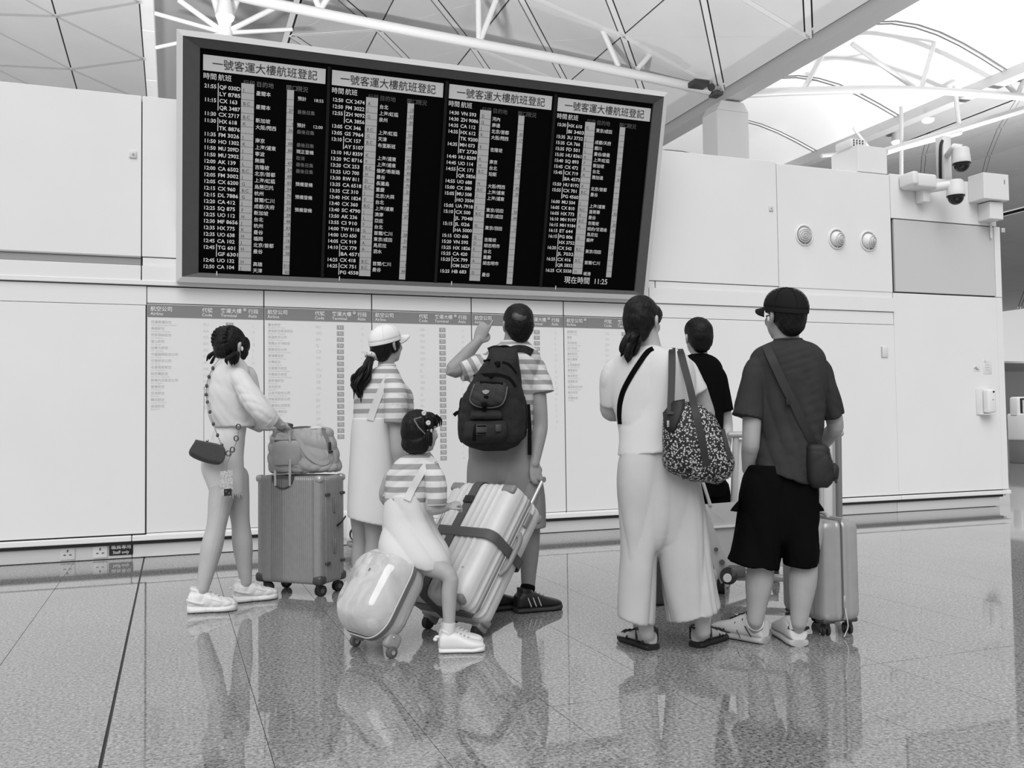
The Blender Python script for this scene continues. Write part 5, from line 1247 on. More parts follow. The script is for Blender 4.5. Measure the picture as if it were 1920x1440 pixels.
mesh_obj('neckband', tube([fg.ring(685, 711, 741, .115)[i] for i in list(range(40)) + [0]], .007, n=6), c_white, tee)
dress = organic('dress', [fg.loft(dr, 3)], c_white, me, .007, 4, .5, disp=lambda V: folds(32, .010, 26, (1, .5, .02), .12, 2, .25)(V))
bt = bvh_of(tee, dress)
strap_on(bt, [(730, 705), (720, 724), (708, 748), (699, 772), (694, 788)], 5.5, .042, .005, c_white, dress, 'shoulder_strap')
hair = organic('hair', hair_cap(C, fwd, h, [((0, -.075, -.03), (.05, .04, .05)), ((.055, .0, .0), (.028, .05, .05))], top=.9), hair_m, me, .004, 7, .5, disp=strand(33))
cap_hat(me, C, fwd, h * 1.06, cloth('cap_white', .78, .02), 'white baseball cap', tilt=.012)
sc_ = p(696, 667, -.06)
tail = [p(700, 657, -.05), sc_, p(690, 686, -.09), p(679, 705, -.12), p(671, 724, -.13), p(675, 742, -.12)]
g_ = []
r_ = np.random.default_rng(4)
for i in range(22):
    o = r_.normal(0, 1, 3); o = o / np.linalg.norm(o); am = r_.uniform(.4, 1.0)
    P = [tail[0] + o * .012, tail[1] + o * .014] + [t_ + o * w_ * am + r_.normal(0, .010, 3) for t_, w_ in zip(tail[2:], (.030, .038, .036, .016))]
    P[-1] = P[-1] + np.array([0, 0, r_.uniform(-.03, .02)]); g_.append(tube(P, [.008, .009, .010, .010, .008, .002], n=7, k=4, cap='round'))
mesh_obj('ponytail', join(*g_), hair_m, hair)
for q in ((664, 708), (666, 716)): mesh_obj('curl', tube(catmull([p(q[0] + 6, q[1] - 8, -.12), p(q[0] - 3, q[1] - 3, -.13), p(q[0] - 4, q[1] + 8, -.13), p(q[0] + 4, q[1] + 14, -.12)], 4), .008, n=8), hair_m, hair)
def _scr(nt, b):
    N, L = nt.nodes, nt.links; tc = N.new('ShaderNodeTexCoord'); v = N.new('ShaderNodeTexVoronoi'); v.inputs['Scale'].default_value = 70; L.new(tc.outputs['Object'], v.inputs['Vector'])
    r = _ramp(nt, v.outputs['Distance'], [(.25, .22), (.4, .62)]); L.new(r.outputs[0], b.inputs['Base Color'])
tt = unit(tail[2] - tail[0]); e1 = unit(np.cross(tt, (1, .3, .2))); e2 = np.cross(tt, e1)
organic('scrunchie', [tube([sc_ + (e1 * math.cos(a) + e2 * math.sin(a)) * .026 for a in np.linspace(0, 2 * math.pi, 24)], .017, n=12)] + [ellipsoid(sc_ + (e1 * math.cos(a) + e2 * math.sin(a)) * .034 + tt * .008 * math.sin(5 * a), .012, None, 10, 8) for a in np.linspace(0, 6.28, 13)], ramp_mat('scrunchie', _scr, .8), me, .004, 2)
shoe(me, fL0, fL1, .24, .085, shoe_w, shoe_w, 1.0, .028); shoe(me, fR0, fR1, .24, .085, shoe_w, shoe_w, 1.0, .028)

# ------------------------------------------------------------------ 3 child riding on the small suitcase
fg, me = person(4.36, 785, 'small girl in striped tee and white pinafore riding on a suitcase'); p = fg.p
C = p(789, 811, .0); fwd = fg.v(.70, .70, .06); h = .198
sh = [(848, 772, 806, .085, 0), (856, 754, 812, .125, 0), (870, 737, 822, .155, 0), (890, 726, 826, .175, 0), (915, 722, 818, .185, 0), (942, 721, 807, .185, 0)]
dr = [(926, 723, 805, .195, 0), (950, 720, 806, .21, 0), (975, 717, 813, .225, 0), (1000, 714, 823, .25, -.01), (1024, 711, 838, .28, -.02), (1045, 714, 846, .29, -.03), (1060, 722, 847, .26, -.04, 16)]
el, wr = p(809, 952, -.10), p(838, 950, -.06); hd = p(853, 946, -.03)
f0, f1 = on_floor(825, 1223), on_floor(902, 1220)
kN, aN = p(842, 1080, -.13), p(842, 1178, -.16); kF, aF = p(838, 1078, .00), p(843, 1172, -.03)
rl = np.array([.062, .056, .039, .036, .030, .026])
body = [torso_geo(fg, sh), torso_geo(fg, dr[:5], .8), tube([p(788, 866, 0), p(788, 850, 0), C], [.040, .036, .05], n=14, k=3), *head_geo(C, fwd, h),
        tube([p(814, 893, -.07), p(814, 920, -.09), el, p(826, 953, -.08), wr], [.036, .033, .030, .027, .020], n=14, k=4, cap='round'), *hand_geo(wr, hd - wr, fg.v(0, -.3, 1), .66, 'soft', 1),
        tube([p(732, 898, .07), p(722, 932, .10), p(745, 955, .16)], [.036, .030, .024], n=14, k=4, cap='round'), *hand_geo(p(745, 955, .16), fg.v(.8, .4, 0), fg.v(0, .2, 1), .66, 'soft', -1),
        leg_geo(p(765, 1035, -.06), kN, aN, rl), leg_geo(p(765, 1035, .04), kF, aF, rl), tube([aN, f0 + (f1 - f0) * .2 + np.array([0, 0, .04])], .026, n=12, cap='round')]
organic('body', body, skin, me, .0042, 5, .5); add_eyes(me, C, fwd, h)
tee = organic('tee', [fg.loft(sh, 3), fg.tube([(796, 872, -.03), (810, 884, -.06), (817, 905, -.085), (818, 948, -.095)], [.03, .042, .05, .048], cap='start'), fg.tube([(752, 878, .03), (738, 892, .06), (730, 910, .08), (725, 930, .10)], [.03, .034, .036, .036], cap='start')], stripe_mat('stripe_tee_child', .0535, .48, .12), me, .005, 4, .6, disp=folds(41, .004, 50, (.6, .2, .8), .7), attr=sa)
mesh_obj('neckband', tube([fg.ring(848, 773, 805, .08)[i] for i in list(range(40)) + [0]], .006, n=6), c_white, tee)
dress = organic('dress', [fg.loft(dr, 3)], c_white, me, .006, 4, .6, disp=lambda V: folds(42, .010, 32, (1, .3, .25), .25, 2, .4)(V))
bt = bvh_of(tee, dress)
strap_on(bt, [(812, 860), (797, 878), (783, 898), (772, 918), (763, 938)], 4.3, .034, .005, c_white, dress, 'shoulder_strap')
R = frame3(fwd)
hair = organic('hair', hair_cap(C, fwd, h, [((0, -.05, -.055), (.080, .065, .06)), ((-.045, -.02, -.05), (.045, .06, .07)), ((.05, -.045, -.05), (.035, .045, .06)), ((0, .055, .075), (.06, .035, .035)), ((.03, .08, .055), (.03, .016, .03)), ((-.03, .08, .055), (.03, .016, .03))]), hair_m, me, .004, 7, .5, disp=strand(43))
ht = bvh_of(hair)
for i, (x, y) in enumerate(((795, 776), (802, 793), (805, 807))):
    c_ = snap(ht, x, y, .004, 4.3); mesh_obj('hair_tie', tube([c_ + (fg.r * math.cos(a) + fg.u * math.sin(a)) * .007 - fg.f * .006 for a in np.linspace(0, 6.2832, 10)], .0055, n=8), mat('hair_tie_pale', .6, .4), hair)
    if i < 2: q = snap(ht, (799, 804)[i], (785, 800)[i], .002, 4.3); mesh_obj('twist', ellipsoid(q, (.014, .014, .016)), hair_m, hair)
mesh_obj('tail_tuft', tuft(p(805, 810, -.105), p(805, 834, -.11), .006, .005, 5, 8), hair_m, hair)
for a, b in (((776, 786), (784, 800)), ((784, 800), (797, 814)), ((776, 786), (790, 782))): mesh_obj('parting', ribbon([snap(ht, *a, .001, 4.3), snap(ht, (a[0] + b[0]) / 2, (a[1] + b[1]) / 2, .0015, 4.3), snap(ht, *b, .001, 4.3)], fg.u, .006, .002), mat('scalp', .16, .5), hair)
for i in range(4): mesh_obj('fringe_strand', tube(local(C, fwd, h, (.0 + .016 * i, .075, .09), (.012 + .016 * i, .102, .06), (.014 + .017 * i, .104 - .004 * i, .025)), [.006, .005, .002], n=6, k=4), hair_m, hair)
mesh_obj('sock', tube([aN + np.array([0, 0, .028]), f0 + (f1 - f0) * .2 + np.array([0, 0, .07])], [.030, .033], n=18), c_white, me)
up, ax, sd = shoe(me, f0, f1, .205, .074, shoe_w, shoe_w, .76, .022, chunky=False)
hb = np.array([f0[0], f0[1], 0]); mesh_obj('bow', join(ellipsoid(hb - ax * .012 + np.array([0, 0, .07]), (.014, .008, .008)), ellipsoid(hb - ax * .02 + np.array([0, 0, .06]), (.012, .008, .010))), shoe_w, up)
shoe(me, f0 + fg.f * .12, f1 + fg.f * .12, .205, .074, shoe_w, shoe_w, .76, .022)
# ------------------------------------------------------------------ 4 man with backpack, pointing
fg, me = person(5.14, 960, 'man in striped tee and grey shorts pointing up, wearing a backpack'); p = fg.p
C = p(970, 611, .0); fwd = fg.v(-.26, .95, .06); h = .232
sh = [(640, 942, 988, .13, 0), (650, 926, 1000, .17, 0), (664, 908, 1012, .22, 0), (690, 896, 1012, .26, 0), (720, 890, 1004, .28, 0), (770, 885, 1002, .29, 0), (828, 882, 1002, .29, 0)]
st = [(815, 884, 1001, .285, 0), (850, 879, 1007, .30, 0), (885, 877, 1012, .31, 0), (915, 877, 1016, .31, 0)]
el, wr = p(848, 695, -.04), p(896, 640, -.02); elR, wrR = p(1013, 798, -.04), GRIP2 + fg.v(-.12, .1, 1) * .085
f0, f1 = on_floor(968, 1149), on_floor(1045, 1141); g0, g1 = on_floor(893, 1148), on_floor(950, 1141)
kR, aR = p(994, 990, .0), p(990, 1105, .0); kL, aL = p(908, 990, .0), p(908, 1105, .0); rl = np.array([.095, .080, .058, .056, .044, .038])
body = [torso_geo(fg, sh), torso_geo(fg, st), tube([p(964, 660, 0), p(965, 642, 0), C], [.07, .064, .06], n=14, k=3), *head_geo(C, fwd, h),
        arm_geo(p(908, 674, 0), el, wr, 1.06), arm_geo(p(1006, 676, 0), elR, wrR, 1.04), *hand_geo(wr, p(908, 612, .0) - wr, fg.v(-.1, -1, .2), .98, 'point', 1), *hand_geo(wrR, GRIP2 - wrR, fg.v(.5, -.8, 0), 1.0, 'grip', -1),
        leg_geo(p(985, 900, 0), kR, aR, rl), leg_geo(p(910, 900, 0), kL, aL, rl), tube([aR, f0 + (f1 - f0) * .2 + np.array([0, 0, .05])], .036, n=12, cap='round'), tube([aL, g0 + (g1 - g0) * .2 + np.array([0, 0, .05])], .036, n=12, cap='round')]
organic('body', body, mat('skin_tan', .30, .5, bump=.06, bscale=220, var=.06, vscale=14, spec=.35), me, .005, 4, .5); add_eyes(me, C, fwd, h)
sA, sB = p(906, 676, 0), el; dA = unit(sB - sA)
def sf(V):       # the raised sleeve carries its stripes around the arm
    t = (V - sA) @ dA; out = V[:, 2].copy(); m_ = t > -.005; out[m_] = V[m_][:, 2] * .15 + (sA[2] * .85) - t[m_] * .9; return out
tee = organic('tee', [fg.loft(sh, 3), fg.tube([(925, 676, 0), (905, 682, 0), (886, 688, -.01), (862, 694, -.03)], [.045, .06, .07, .064], cap='start'), fg.tube([(905, 690, 0), (880, 715, 0)], [.06, .04], cap='start'), fg.tube([(985, 676, 0), (1003, 686, 0), (1009, 708, 0), (1015, 738, -.01)], [.042, .052, .066, .076], cap='start')], stripe_mat('stripe_tee_man', .0560, .46, .30), me, .006, 4, .6, disp=folds(51, .006, 38, (.6, .2, .8), .7), attr=sf)
mesh_obj('collar', tube([fg.ring(642, 941, 988, .13)[i] for i in list(range(40)) + [0]], .010, n=8), c_white, tee)
shorts = organic('shorts', [fg.loft([(815, 884, 952, .28, 0), (850, 879, 956, .30, 0), (885, 877, 956, .31, 0), (930, 876, 948, .28, 0), (988, 877, 939, .24, 0)], 3, 40, 2.5), fg.loft([(815, 934, 1001, .28, 0), (850, 933, 1007, .30, 0), (885, 936, 1014, .31, 0), (930, 950, 1022, .28, 0), (988, 962, 1024, .24, 0)], 3, 40, 2.5), fg.loft([(815, 900, 985, .28, 0), (885, 905, 988, .305, 0), (912, 925, 972, .26, 0), (922, 938, 962, .16, 0)], 3, 40, 2.3)], c_grey, me, .006, 4, .6, disp=lambda V: folds(52, .009, 26, (.7, .2, .8), .6)(V))
hg = hair_cap(C, fwd, h, [((0, -.03, .005), (.083, .09, .06))], top=.93); hair = organic('hair', hg, hair_m, me, .004, 7, .5, disp=strand(53))
ht = bvh_of(hair); q0 = snap(ht, 975, 590, -.004, 5.0); dd_ = unit(q0 - C)
def _thin(nt, b):
    N, L = nt.nodes, nt.links; tc = N.new('ShaderNodeTexCoord'); n = N.new('ShaderNodeTexNoise'); n.inputs['Scale'].default_value = 120; n.inputs['Detail'].default_value = 4; L.new(tc.outputs['Object'], n.inputs['Vector'])
    r = _ramp(nt, n.outputs['Fac'], [(.3, .018), (.7, .06)]); L.new(r.outputs[0], b.inputs['Base Color'])
e1 = unit(np.cross(dd_, (0, 0, 1))); e2 = np.cross(e1, dd_)
mesh_obj('thinning_crown', ellipsoid(q0 - dd_ * .0125, (.044, .036, .0165), np.column_stack([e1, e2, dd_]), 24, 14), ramp_mat('thin_hair', _thin, .5), hair)
mesh_obj('sock', tube([aR + np.array([0, 0, .012]), f0 + (f1 - f0) * .2 + np.array([0, 0, .08])], [.042, .045], n=18), c_black, me); mesh_obj('sock', tube([aL + np.array([0, 0, .012]), g0 + (g1 - g0) * .2 + np.array([0, 0, .08])], [.042, .045], n=18), c_black, me)
up, ax, sd = shoe(me, f0, f1, .27, .096, shoe_b, mat('sole_dark', .035, .6), 0.95, .030, mat('lace_pale', .3, .5)); hb = np.array([f0[0], f0[1], 0])
for i in (0, 1, 2):
    c_ = hb + ax * (.05 + .03 * i) + sd * .050; mesh_obj('side_stripe', tube([c_ + np.array([0, 0, .085]), c_ + ax * .018 + np.array([0, 0, .035]) + sd * .004], .003, n=6), mat('stripe_silver', .6, .3), up)
shoe(me, g0, g1, .27, .096, shoe_b, mat('sole_dark', .035, .6), 1.05, .032)
# backpack
bt0 = bvh_of(tee)
bk = thing('backpack', p(925, 845, -.25), 'dark grey backpack with flap pocket and buckles on the man\'s back', 'backpack'); bm_ = mat('backpack_nylon', .027, .7, bump=.5, bscale=350, var=.2, vscale=25, spec=.12); bd = mat('backpack_dark', .004, .6, spec=.1); pip = mat('backpack_piping', .085, .6)
o_ = -.235
rows = [(652, 922, 972, .06, o_ + .03), (658, 918, 970, .12, o_ + .02), (675, 911, 973, .17, o_), (700, 893, 976, .20, o_), (725, 878, 979, .215, o_), (750, 866, 984, .22, o_), (780, 860, 986, .22, o_), (815, 860, 984, .22, o_), (834, 872, 972, .19, o_), (845, 905, 950, .10, o_)]
pack = organic('body', [fg.loft(rows, 3, 44, 2.9)], bm_, bk, .006, 4, .6, disp=folds(61, .004, 40, (.5, .2, .8), .7))
def pr(pix, dd, th, nm, m, par, seed=0, e=3.2, vox=.005): return organic(nm, [fg.loft([(y, xl, xr, t_, dd + d_) for y, xl, xr, t_, d_ in pix], 3, 32, e)], m, par, vox, 3, .7, disp=folds(70 + seed, .003, 50, (.5, .2, .8), .7))
fd = o_ - .115
fl = pr([(716, 892, 946, .02, .02), (722, 885, 950, .05, .01), (745, 880, 949, .07, 0), (758, 884, 944, .06, 0), (764, 895, 934, .03, .01)], fd, .05, 'flap_pocket', mat('backpack_flap', .042, .7, bump=.5, bscale=350, var=.2, vscale=25, spec=.12), bk, 1)
pr([(768, 884, 940, .03, .01), (778, 881, 943, .06, 0), (786, 881, 943, .05, 0)], fd + .005, .05, 'middle_pocket', bm_, bk, 2)
lp = pr([(789, 873, 948, .04, .01), (798, 870, 951, .08, 0), (818, 870, 951, .09, 0), (830, 876, 946, .06, .01)], fd, .05, 'lower_pocket', bm_, bk, 3)
pr([(742, 968, 984, .06, .02), (770, 970, 989, .10, 0), (810, 968, 988, .11, 0), (826, 966, 980, .06, .0)], o_ + .02, .05, 'side_pocket', mat('backpack_mesh', .012, .7, spec=.1), bk, 4)
pr([(745, 864, 874, .05, .02), (775, 859, 874, .10, 0), (815, 859, 874, .10, 0), (830, 864, 880, .06, .0)], o_ + .02, .05, 'side_pocket', mat('backpack_mesh', .012, .7, spec=.1), bk, 5)
bt = bvh_of(pack, fl, lp)
def line(pix, w, m, nm, par, th=.004): return strap_on(bt, pix, 4.7, w, th, m, par, nm, .003)
line([(890, 721), (885, 735), (882, 750), (890, 759), (905, 763), (925, 763), (940, 758), (947, 745), (950, 725)], .006, pip, 'piping', fl); line([(900, 718), (922, 719), (943, 720)], .014, bd, 'zip', fl)
line([(907, 677), (918, 676), (930, 682)], .012, bd, 'zip_arch', bk); line([(942, 679), (955, 684), (968, 700)], .012, bd, 'zip_arch', bk); line([(889, 706), (910, 703), (935, 703), (955, 710), (966, 725)], .016, bd, 'zip_arch', bk)
mesh_obj('buckle', box(snap(bt, 934, 683, .005, 4.7), (.022, .012, .03), .004), bd, bk); mesh_obj('buckle', box(snap(bt, 921, 705, .005, 4.7), (.02, .012, .022), .004), bd, bk)
line([(912, 742), (909, 760), (907, 780)], .022, bd, 'closure_strap', bk); mesh_obj('buckle', box(snap(bt, 908, 757, .006, 4.7), (.030, .012, .026), .005), bd, bk)
mesh_obj('emblem', loft([[snap(bt, 911 + x * k_, 735 + y * k_, .004 + z_, 4.7) for x, y in ((-8, -2), (0, -4), (8, -2), (5, 3), (0, 5), (-5, 3))] for k_, z_ in ((1, 0), (.9, .003))]), mat('emblem_grey', .22, .5), fl)
line([(893, 797), (890, 812), (889, 826)], .018, bd, 'closure_strap', lp); mesh_obj('buckle_panel', box(snap(bt, 903, 806, .004, 4.7), (.06, .012, .055), .008), mat('buckle_grey', .05, .5), lp)
for y in (800, 812): mesh_obj('buckle_slot', box(snap(bt, 903, y, .013, 4.7), (.05, .006, .008), .002), bd, lp)
mesh_obj('buckle', box(snap(bt, 934, 803, .006, 4.7), (.035, .014, .04), .012), mat('buckle_grey', .05, .5), lp)
strap_on(bt0, [(957, 658), (970, 655), (984, 656), (997, 662)], 5.0, .042, .010, bm_, bk, 'shoulder_strap', .007); strap_on(bt0, [(938, 656), (928, 656), (918, 660)], 5.0, .040, .010, bm_, bk, 'shoulder_strap', .007)
mesh_obj('grab_loop', tube(catmull([p(926, 657, o_ + .06), p(938, 650, o_ + .05), p(952, 650, o_ + .05), p(962, 657, o_ + .06)], 4), .007, n=8), bd, bk)
mesh_obj('loose_strap', ribbon([p(990, 758, -.16), p(993, 800, -.17), p(993, 853, -.17)], fg.r, .022, .004), bd, bk); mesh_obj('loose_strap', ribbon(catmull([p(866, 772, -.22), p(857, 774, -.23), p(851, 779, -.23)], 3), fg.u, .02, .004), bd, bk)

# ------------------------------------------------------------------ 5 woman in white top and wide trousers
fg, me = person(4.19, 1240, 'woman in white top and wide linen trousers with a low ponytail'); p = fg.p
C = p(1206, 604, .0); fwd = fg.v(.44, .90, -.02); h = .215
sh = [(650, 1205, 1236, .12, 0), (656, 1186, 1262, .16, 0), (667, 1152, 1288, .20, 0), (690, 1138, 1302, .23, 0), (730, 1143, 1305, .24, 0), (770, 1151, 1302, .24, 0), (812, 1160, 1301, .26, 0), (848, 1157, 1303, .285, 0, -12)]
pt = [(836, 1164, 1300, .25, 0), (870, 1158, 1306, .27, 0), (910, 1156, 1314, .29, 0), (960, 1160, 1323, .30, 0), (1005, 1166, 1326, .27, 0), (1030, 1200, 1290, .12, 0)]
lg = [(935, 1186, 1225, .12, 0), (955, 1168, 1240, .26, 0), (990, 1163, 1238, .285, 0), (1030, 1164, 1232, .275, 0), (1100, 1160, 1229, .275, 0), (1157, 1158, 1227, .28, 0, 17)]; lr = [(935, 1250, 1300, .12, 0), (955, 1226, 1317, .26, 0), (990, 1228, 1327, .285, 0), (1030, 1233, 1331, .275, 0), (1100, 1243, 1340, .28, 0), (1151, 1253, 1348, .29, 0, -25)]
h0, h1 = on_floor(1225, 1219), on_floor(1166, 1198); j0, j1 = on_floor(1304, 1214), on_floor(1352, 1197)
aL, aR = p(1212, 1186, -.01), p(1319, 1182, .0)
fgL, axl, sdl = bare_foot(h0, h1, .235, aL); fgR, axr, sdr = bare_foot(j0, j1, .235, aR); rl = np.array([.085, .07, .052, .052, .040, .034])
wL, wR = p(1205, 775, .26), p(1265, 800, .26)
body = [torso_geo(fg, sh), torso_geo(fg, pt), tube([p(1219, 662, 0), p(1217, 645, 0), C], [.058, .052, .055], n=14, k=3), *head_geo(C, fwd, h),
        arm_geo(p(1142, 690, 0), p(1143, 772, .10), wL), arm_geo(p(1298, 690, 0), p(1324, 782, .08), wR), *hand_geo(wL, fg.v(.8, .2, .3), fg.v(0, .9, .2), .9, 'soft', 1), *hand_geo(wR, fg.v(-.8, .2, .1), fg.v(0, .9, .2), .9, 'soft', -1),
        leg_geo(p(1198, 980, 0), p(1200, 1050, 0), aL, rl), leg_geo(p(1280, 980, 0), p(1298, 1050, 0), aR, rl), *fgL, *fgR]
organic('body', body, skin_pale, me, .0048, 3, .5); add_eyes(me, C, fwd, h)
top = organic('top', [fg.loft(sh, 3), fg.tube([(1185, 682, 0), (1156, 690, 0), (1145, 714, .02), (1146, 757, .06)], [.036, .046, .052, .048], cap='start'), fg.tube([(1258, 680, 0), (1283, 688, 0), (1294, 708, 0), (1309, 737, 0)], [.036, .045, .050, .050], cap='start')], c_white, me, .006, 4, .6, disp=lambda V: folds(81, .005, 34, (.7, .2, .6), .5)(V))
pants = organic('trousers', [fg.loft([(846, 1176, 1290, .24, 0), (910, 1180, 1288, .285, 0), (985, 1192, 1272, .275, 0), (1025, 1214, 1252, .22, 0), (1036, 1226, 1240, .12, 0)], 3, 40, 2.3), fg.loft([(846, 1164, 1250, .24, 0), (870, 1158, 1252, .27, 0), (910, 1156, 1252, .29, 0), (960, 1160, 1248, .29, 0), (1010, 1164, 1240, .285, 0), (1045, 1164, 1231, .28, 0), (1100, 1160, 1229, .275, 0), (1157, 1158, 1227, .28, 0, 17)], 3, 44, 2.5),
    fg.loft([(846, 1215, 1300, .24, 0), (870, 1213, 1307, .27, 0), (910, 1213, 1314, .29, 0), (960, 1220, 1323, .29, 0), (1010, 1228, 1329, .285, 0), (1045, 1235, 1332, .28, 0), (1100, 1243, 1340, .28, 0), (1151, 1253, 1348, .29, 0, -25)], 3, 44, 2.5)], c_pant, me, .007, 3, .6, disp=lambda V: folds(82, .012, 46, (1, .5, .0), .05, 2, .10)(V))
hair = organic('hair', hair_cap(C, fwd, h, [((0, -.06, -.055), (.06, .045, .05)), ((.045, .02, .035), (.036, .060, .05)), ((-.045, .0, .02), (.036, .065, .06))]), hair_m, me, .004, 7, .5, disp=strand(83))
r_ = np.random.default_rng(9); g_ = []
for i in range(20):
    o = unit(r_.normal(0, 1, 3)); t0 = [p(1195, 630, -.09), p(1186, 640, -.11), p(1182, 655, -.11), p(1178, 668, -.10)]
    g_.append(tube([t0[0] + o * .014, t0[1] + o * .033, t0[2] + o * .034 + r_.normal(0, .006, 3), t0[3] + o * .02 + r_.normal(0, .01, 3)], [.010, .013, .012, .003], n=7, k=4, cap='round'))
mesh_obj('ponytail', join(*g_), hair_m, hair)
def sandal(a, ax, sd, foot):
    b0 = np.array([a[0], a[1], 0]); r2, _, _ = foot_rings(a, a + ax, .25, .092, [(-.02, .36, .028), (.05, .46, .028), (.3, .46, .028), (.6, .55, .028), (.8, .56, .028), (.95, .42, .028), (1.01, .2, .026)], 0)
    so = mesh_obj('sandal', loft(catmull_r(r2)), mat('sandal_black', .010, .55), me); Q = lambda t, s_, z: b0 + ax * .25 * t + sd * s_ + np.array([0, 0, z])
    for P in ([Q(.62, -.042, .03), Q(.52, -.02, .070), Q(.40, .02, .078), Q(.28, .044, .03)], [Q(.62, .042, .03), Q(.52, .02, .070), Q(.40, -.02, .078), Q(.28, -.044, .03)], [Q(.78, -.04, .03), Q(.74, 0, .058), Q(.70, .042, .03)], [Q(.9, -.03, .03), Q(.86, 0, .05), Q(.82, .036, .03)],
              [Q(.40, .0, .082), Q(.25, .040, .088), Q(.06, .032, .090), Q(-.03, 0, .090), Q(.06, -.032, .090), Q(.25, -.040, .088), Q(.40, 0, .082)], [Q(.06, .036, .09), Q(.10, .042, .03)], [Q(.06, -.036, .09), Q(.10, -.042, .03)]):
        mesh_obj('strap', tube(catmull(P, 4), .0052, n=8), mat('sandal_black', .010, .55), so)
sandal(h0, axl, sdl, 0); sandal(j0, axr, sdr, 0)
bt = bvh_of(top)
cb = thing('shoulder_strap', p(1190, 720, -.13), 'thin black cross-body strap over the back of the white top', 'strap')
strap_on(bt, [(1225, 655), (1213, 662), (1198, 682), (1183, 706), (1170, 732), (1164, 755), (1163, 775), (1165, 795)], 4.1, .024, .004, c_black, cb, 'band', .005)
# leopard tote bag
def _leo(nt, b):
    N, L = nt.nodes, nt.links; tc = N.new('ShaderNodeTexCoord'); v = N.new('ShaderNodeTexVoronoi'); v.inputs['Scale'].default_value = 104; v.inputs['Randomness'].default_value = 1
    n = N.new('ShaderNodeTexNoise'); n.inputs['Scale'].default_value = 60; ad = N.new('ShaderNodeVectorMath'); ad.operation = 'MULTIPLY_ADD'; ad.inputs[1].default_value = (.012, .012, .012)
    L.new(tc.outputs['Object'], n.inputs['Vector']); L.new(n.outputs['Color'], ad.inputs[0]); L.new(tc.outputs['Object'], ad.inputs[2]); L.new(ad.outputs[0], v.inputs['Vector'])
    r = _ramp(nt, v.outputs['Distance'], [(.0, .52), (.37, .48), (.45, .006), (.9, .006)], 'LINEAR'); L.new(r.outputs[0], b.inputs['Base Color'])
leo = ramp_mat('leopard_print', _leo, .6)
to = thing('tote_bag', p(1310, 905, -.2), 'large leopard print tote bag with black handles on the woman\'s shoulder', 'bag'); td_ = -.20
rows = [(754, 1262, 1300, .06, td_), (764, 1252, 1322, .13, td_), (780, 1246, 1338, .17, td_), (805, 1243, 1352, .20, td_), (830, 1241, 1363, .22, td_), (860, 1241, 1376, .22, td_, 4), (878, 1246, 1374, .20, td_, 8), (894, 1262, 1360, .15, td_, 10), (903, 1288, 1346, .08, td_, 8)]
tb_ = organic('body', [fg.loft(rows, 3, 44, 2.5)], leo, to, .006, 4, .8, disp=lambda V: folds(84, .010, 26, (.9, .3, .3), .4)(V)); tt_ = bvh_of(tb_)
mp_ = [(1262, 752), (1284, 748), (1284, 762), (1276, 786), (1266, 808), (1256, 812), (1248, 800), (1246, 775)]
mesh_obj('mouth_lining', loft([[snap(tt_, 1264 + (x - 1264) * k_, 780 + (y - 780) * k_, l_, 3.95) for x, y in mp_] for k_, l_ in ((1.0, .004), (.97, .010), (.5, .008))]), mat('lining_black', .008, .6), to, angle=180)
mesh_obj('zip_tag', box(snap(tt_, 1256, 795, .012, 3.95), (.012, .008, .03), .003), steel, to)
ts_ = mat('tote_strap', .014, .6)
strap_on(bt, [], 4.0, .031, .005, ts_, to, 'handle', .014, fg.r, pre=[p(1260, 653, -.04), p(1260, 662, -.10), p(1260, 690, -.145), p(1259, 725, -.19)], post=[snap(tt_, 1259, 760, .006, 3.95), snap(tt_, 1259, 778, .008, 3.95)])
strap_on(bt, [], 4.0, .031, .005, ts_, to, 'handle', .014, fg.r, pre=[p(1274, 655, -.04), p(1277, 663, -.10), p(1284, 690, -.145), p(1294, 728, -.20)], post=[snap(tt_, 1303, 770, .007, 3.95), snap(tt_, 1310, 800, .007, 3.95), snap(tt_, 1318, 838, .007, 3.95), snap(tt_, 1325, 874, .006, 3.95)])
strap_on(tt_, [(1352, 806), (1360, 835), (1366, 862)], 3.95, .022, .005, mat('tote_strap', .014, .6), to, 'far_handle', .005)

# ------------------------------------------------------------------ 6 boy in black behind the trolley
fg, me = person(5.78, 1315, 'boy in black tee and black shorts standing behind the trolley'); p = fg.p
C = p(1309, 634, .0); fwd = fg.v(-.34, .94, .06); h = .228
sh = [(664, 1296, 1326, .11, 0), (671, 1280, 1342, .16, 0), (688, 1269, 1354, .21, 0), (720, 1264, 1357, .23, 0), (780, 1266, 1356, .23, 0), (870, 1268, 1354, .24, 0), (885, 1268, 1354, .24, 0)]
st = [(870, 1268, 1356, .25, 0), (900, 1267, 1360, .26, 0), (930, 1266, 1364, .26, 0)]
wR = p(1356, 880, -.22); aL, aR = p(1290, 1078, 0), p(1345, 1078, 0); rl = np.array([.085, .07, .052, .054, .042, .035]); f0 = on_floor(1290, 1102); q0 = on_floor(1345, 1101); f0 = np.array([*p(1290, 788)[:2], 0]); q0 = np.array([*p(1345, 788)[:2], 0])
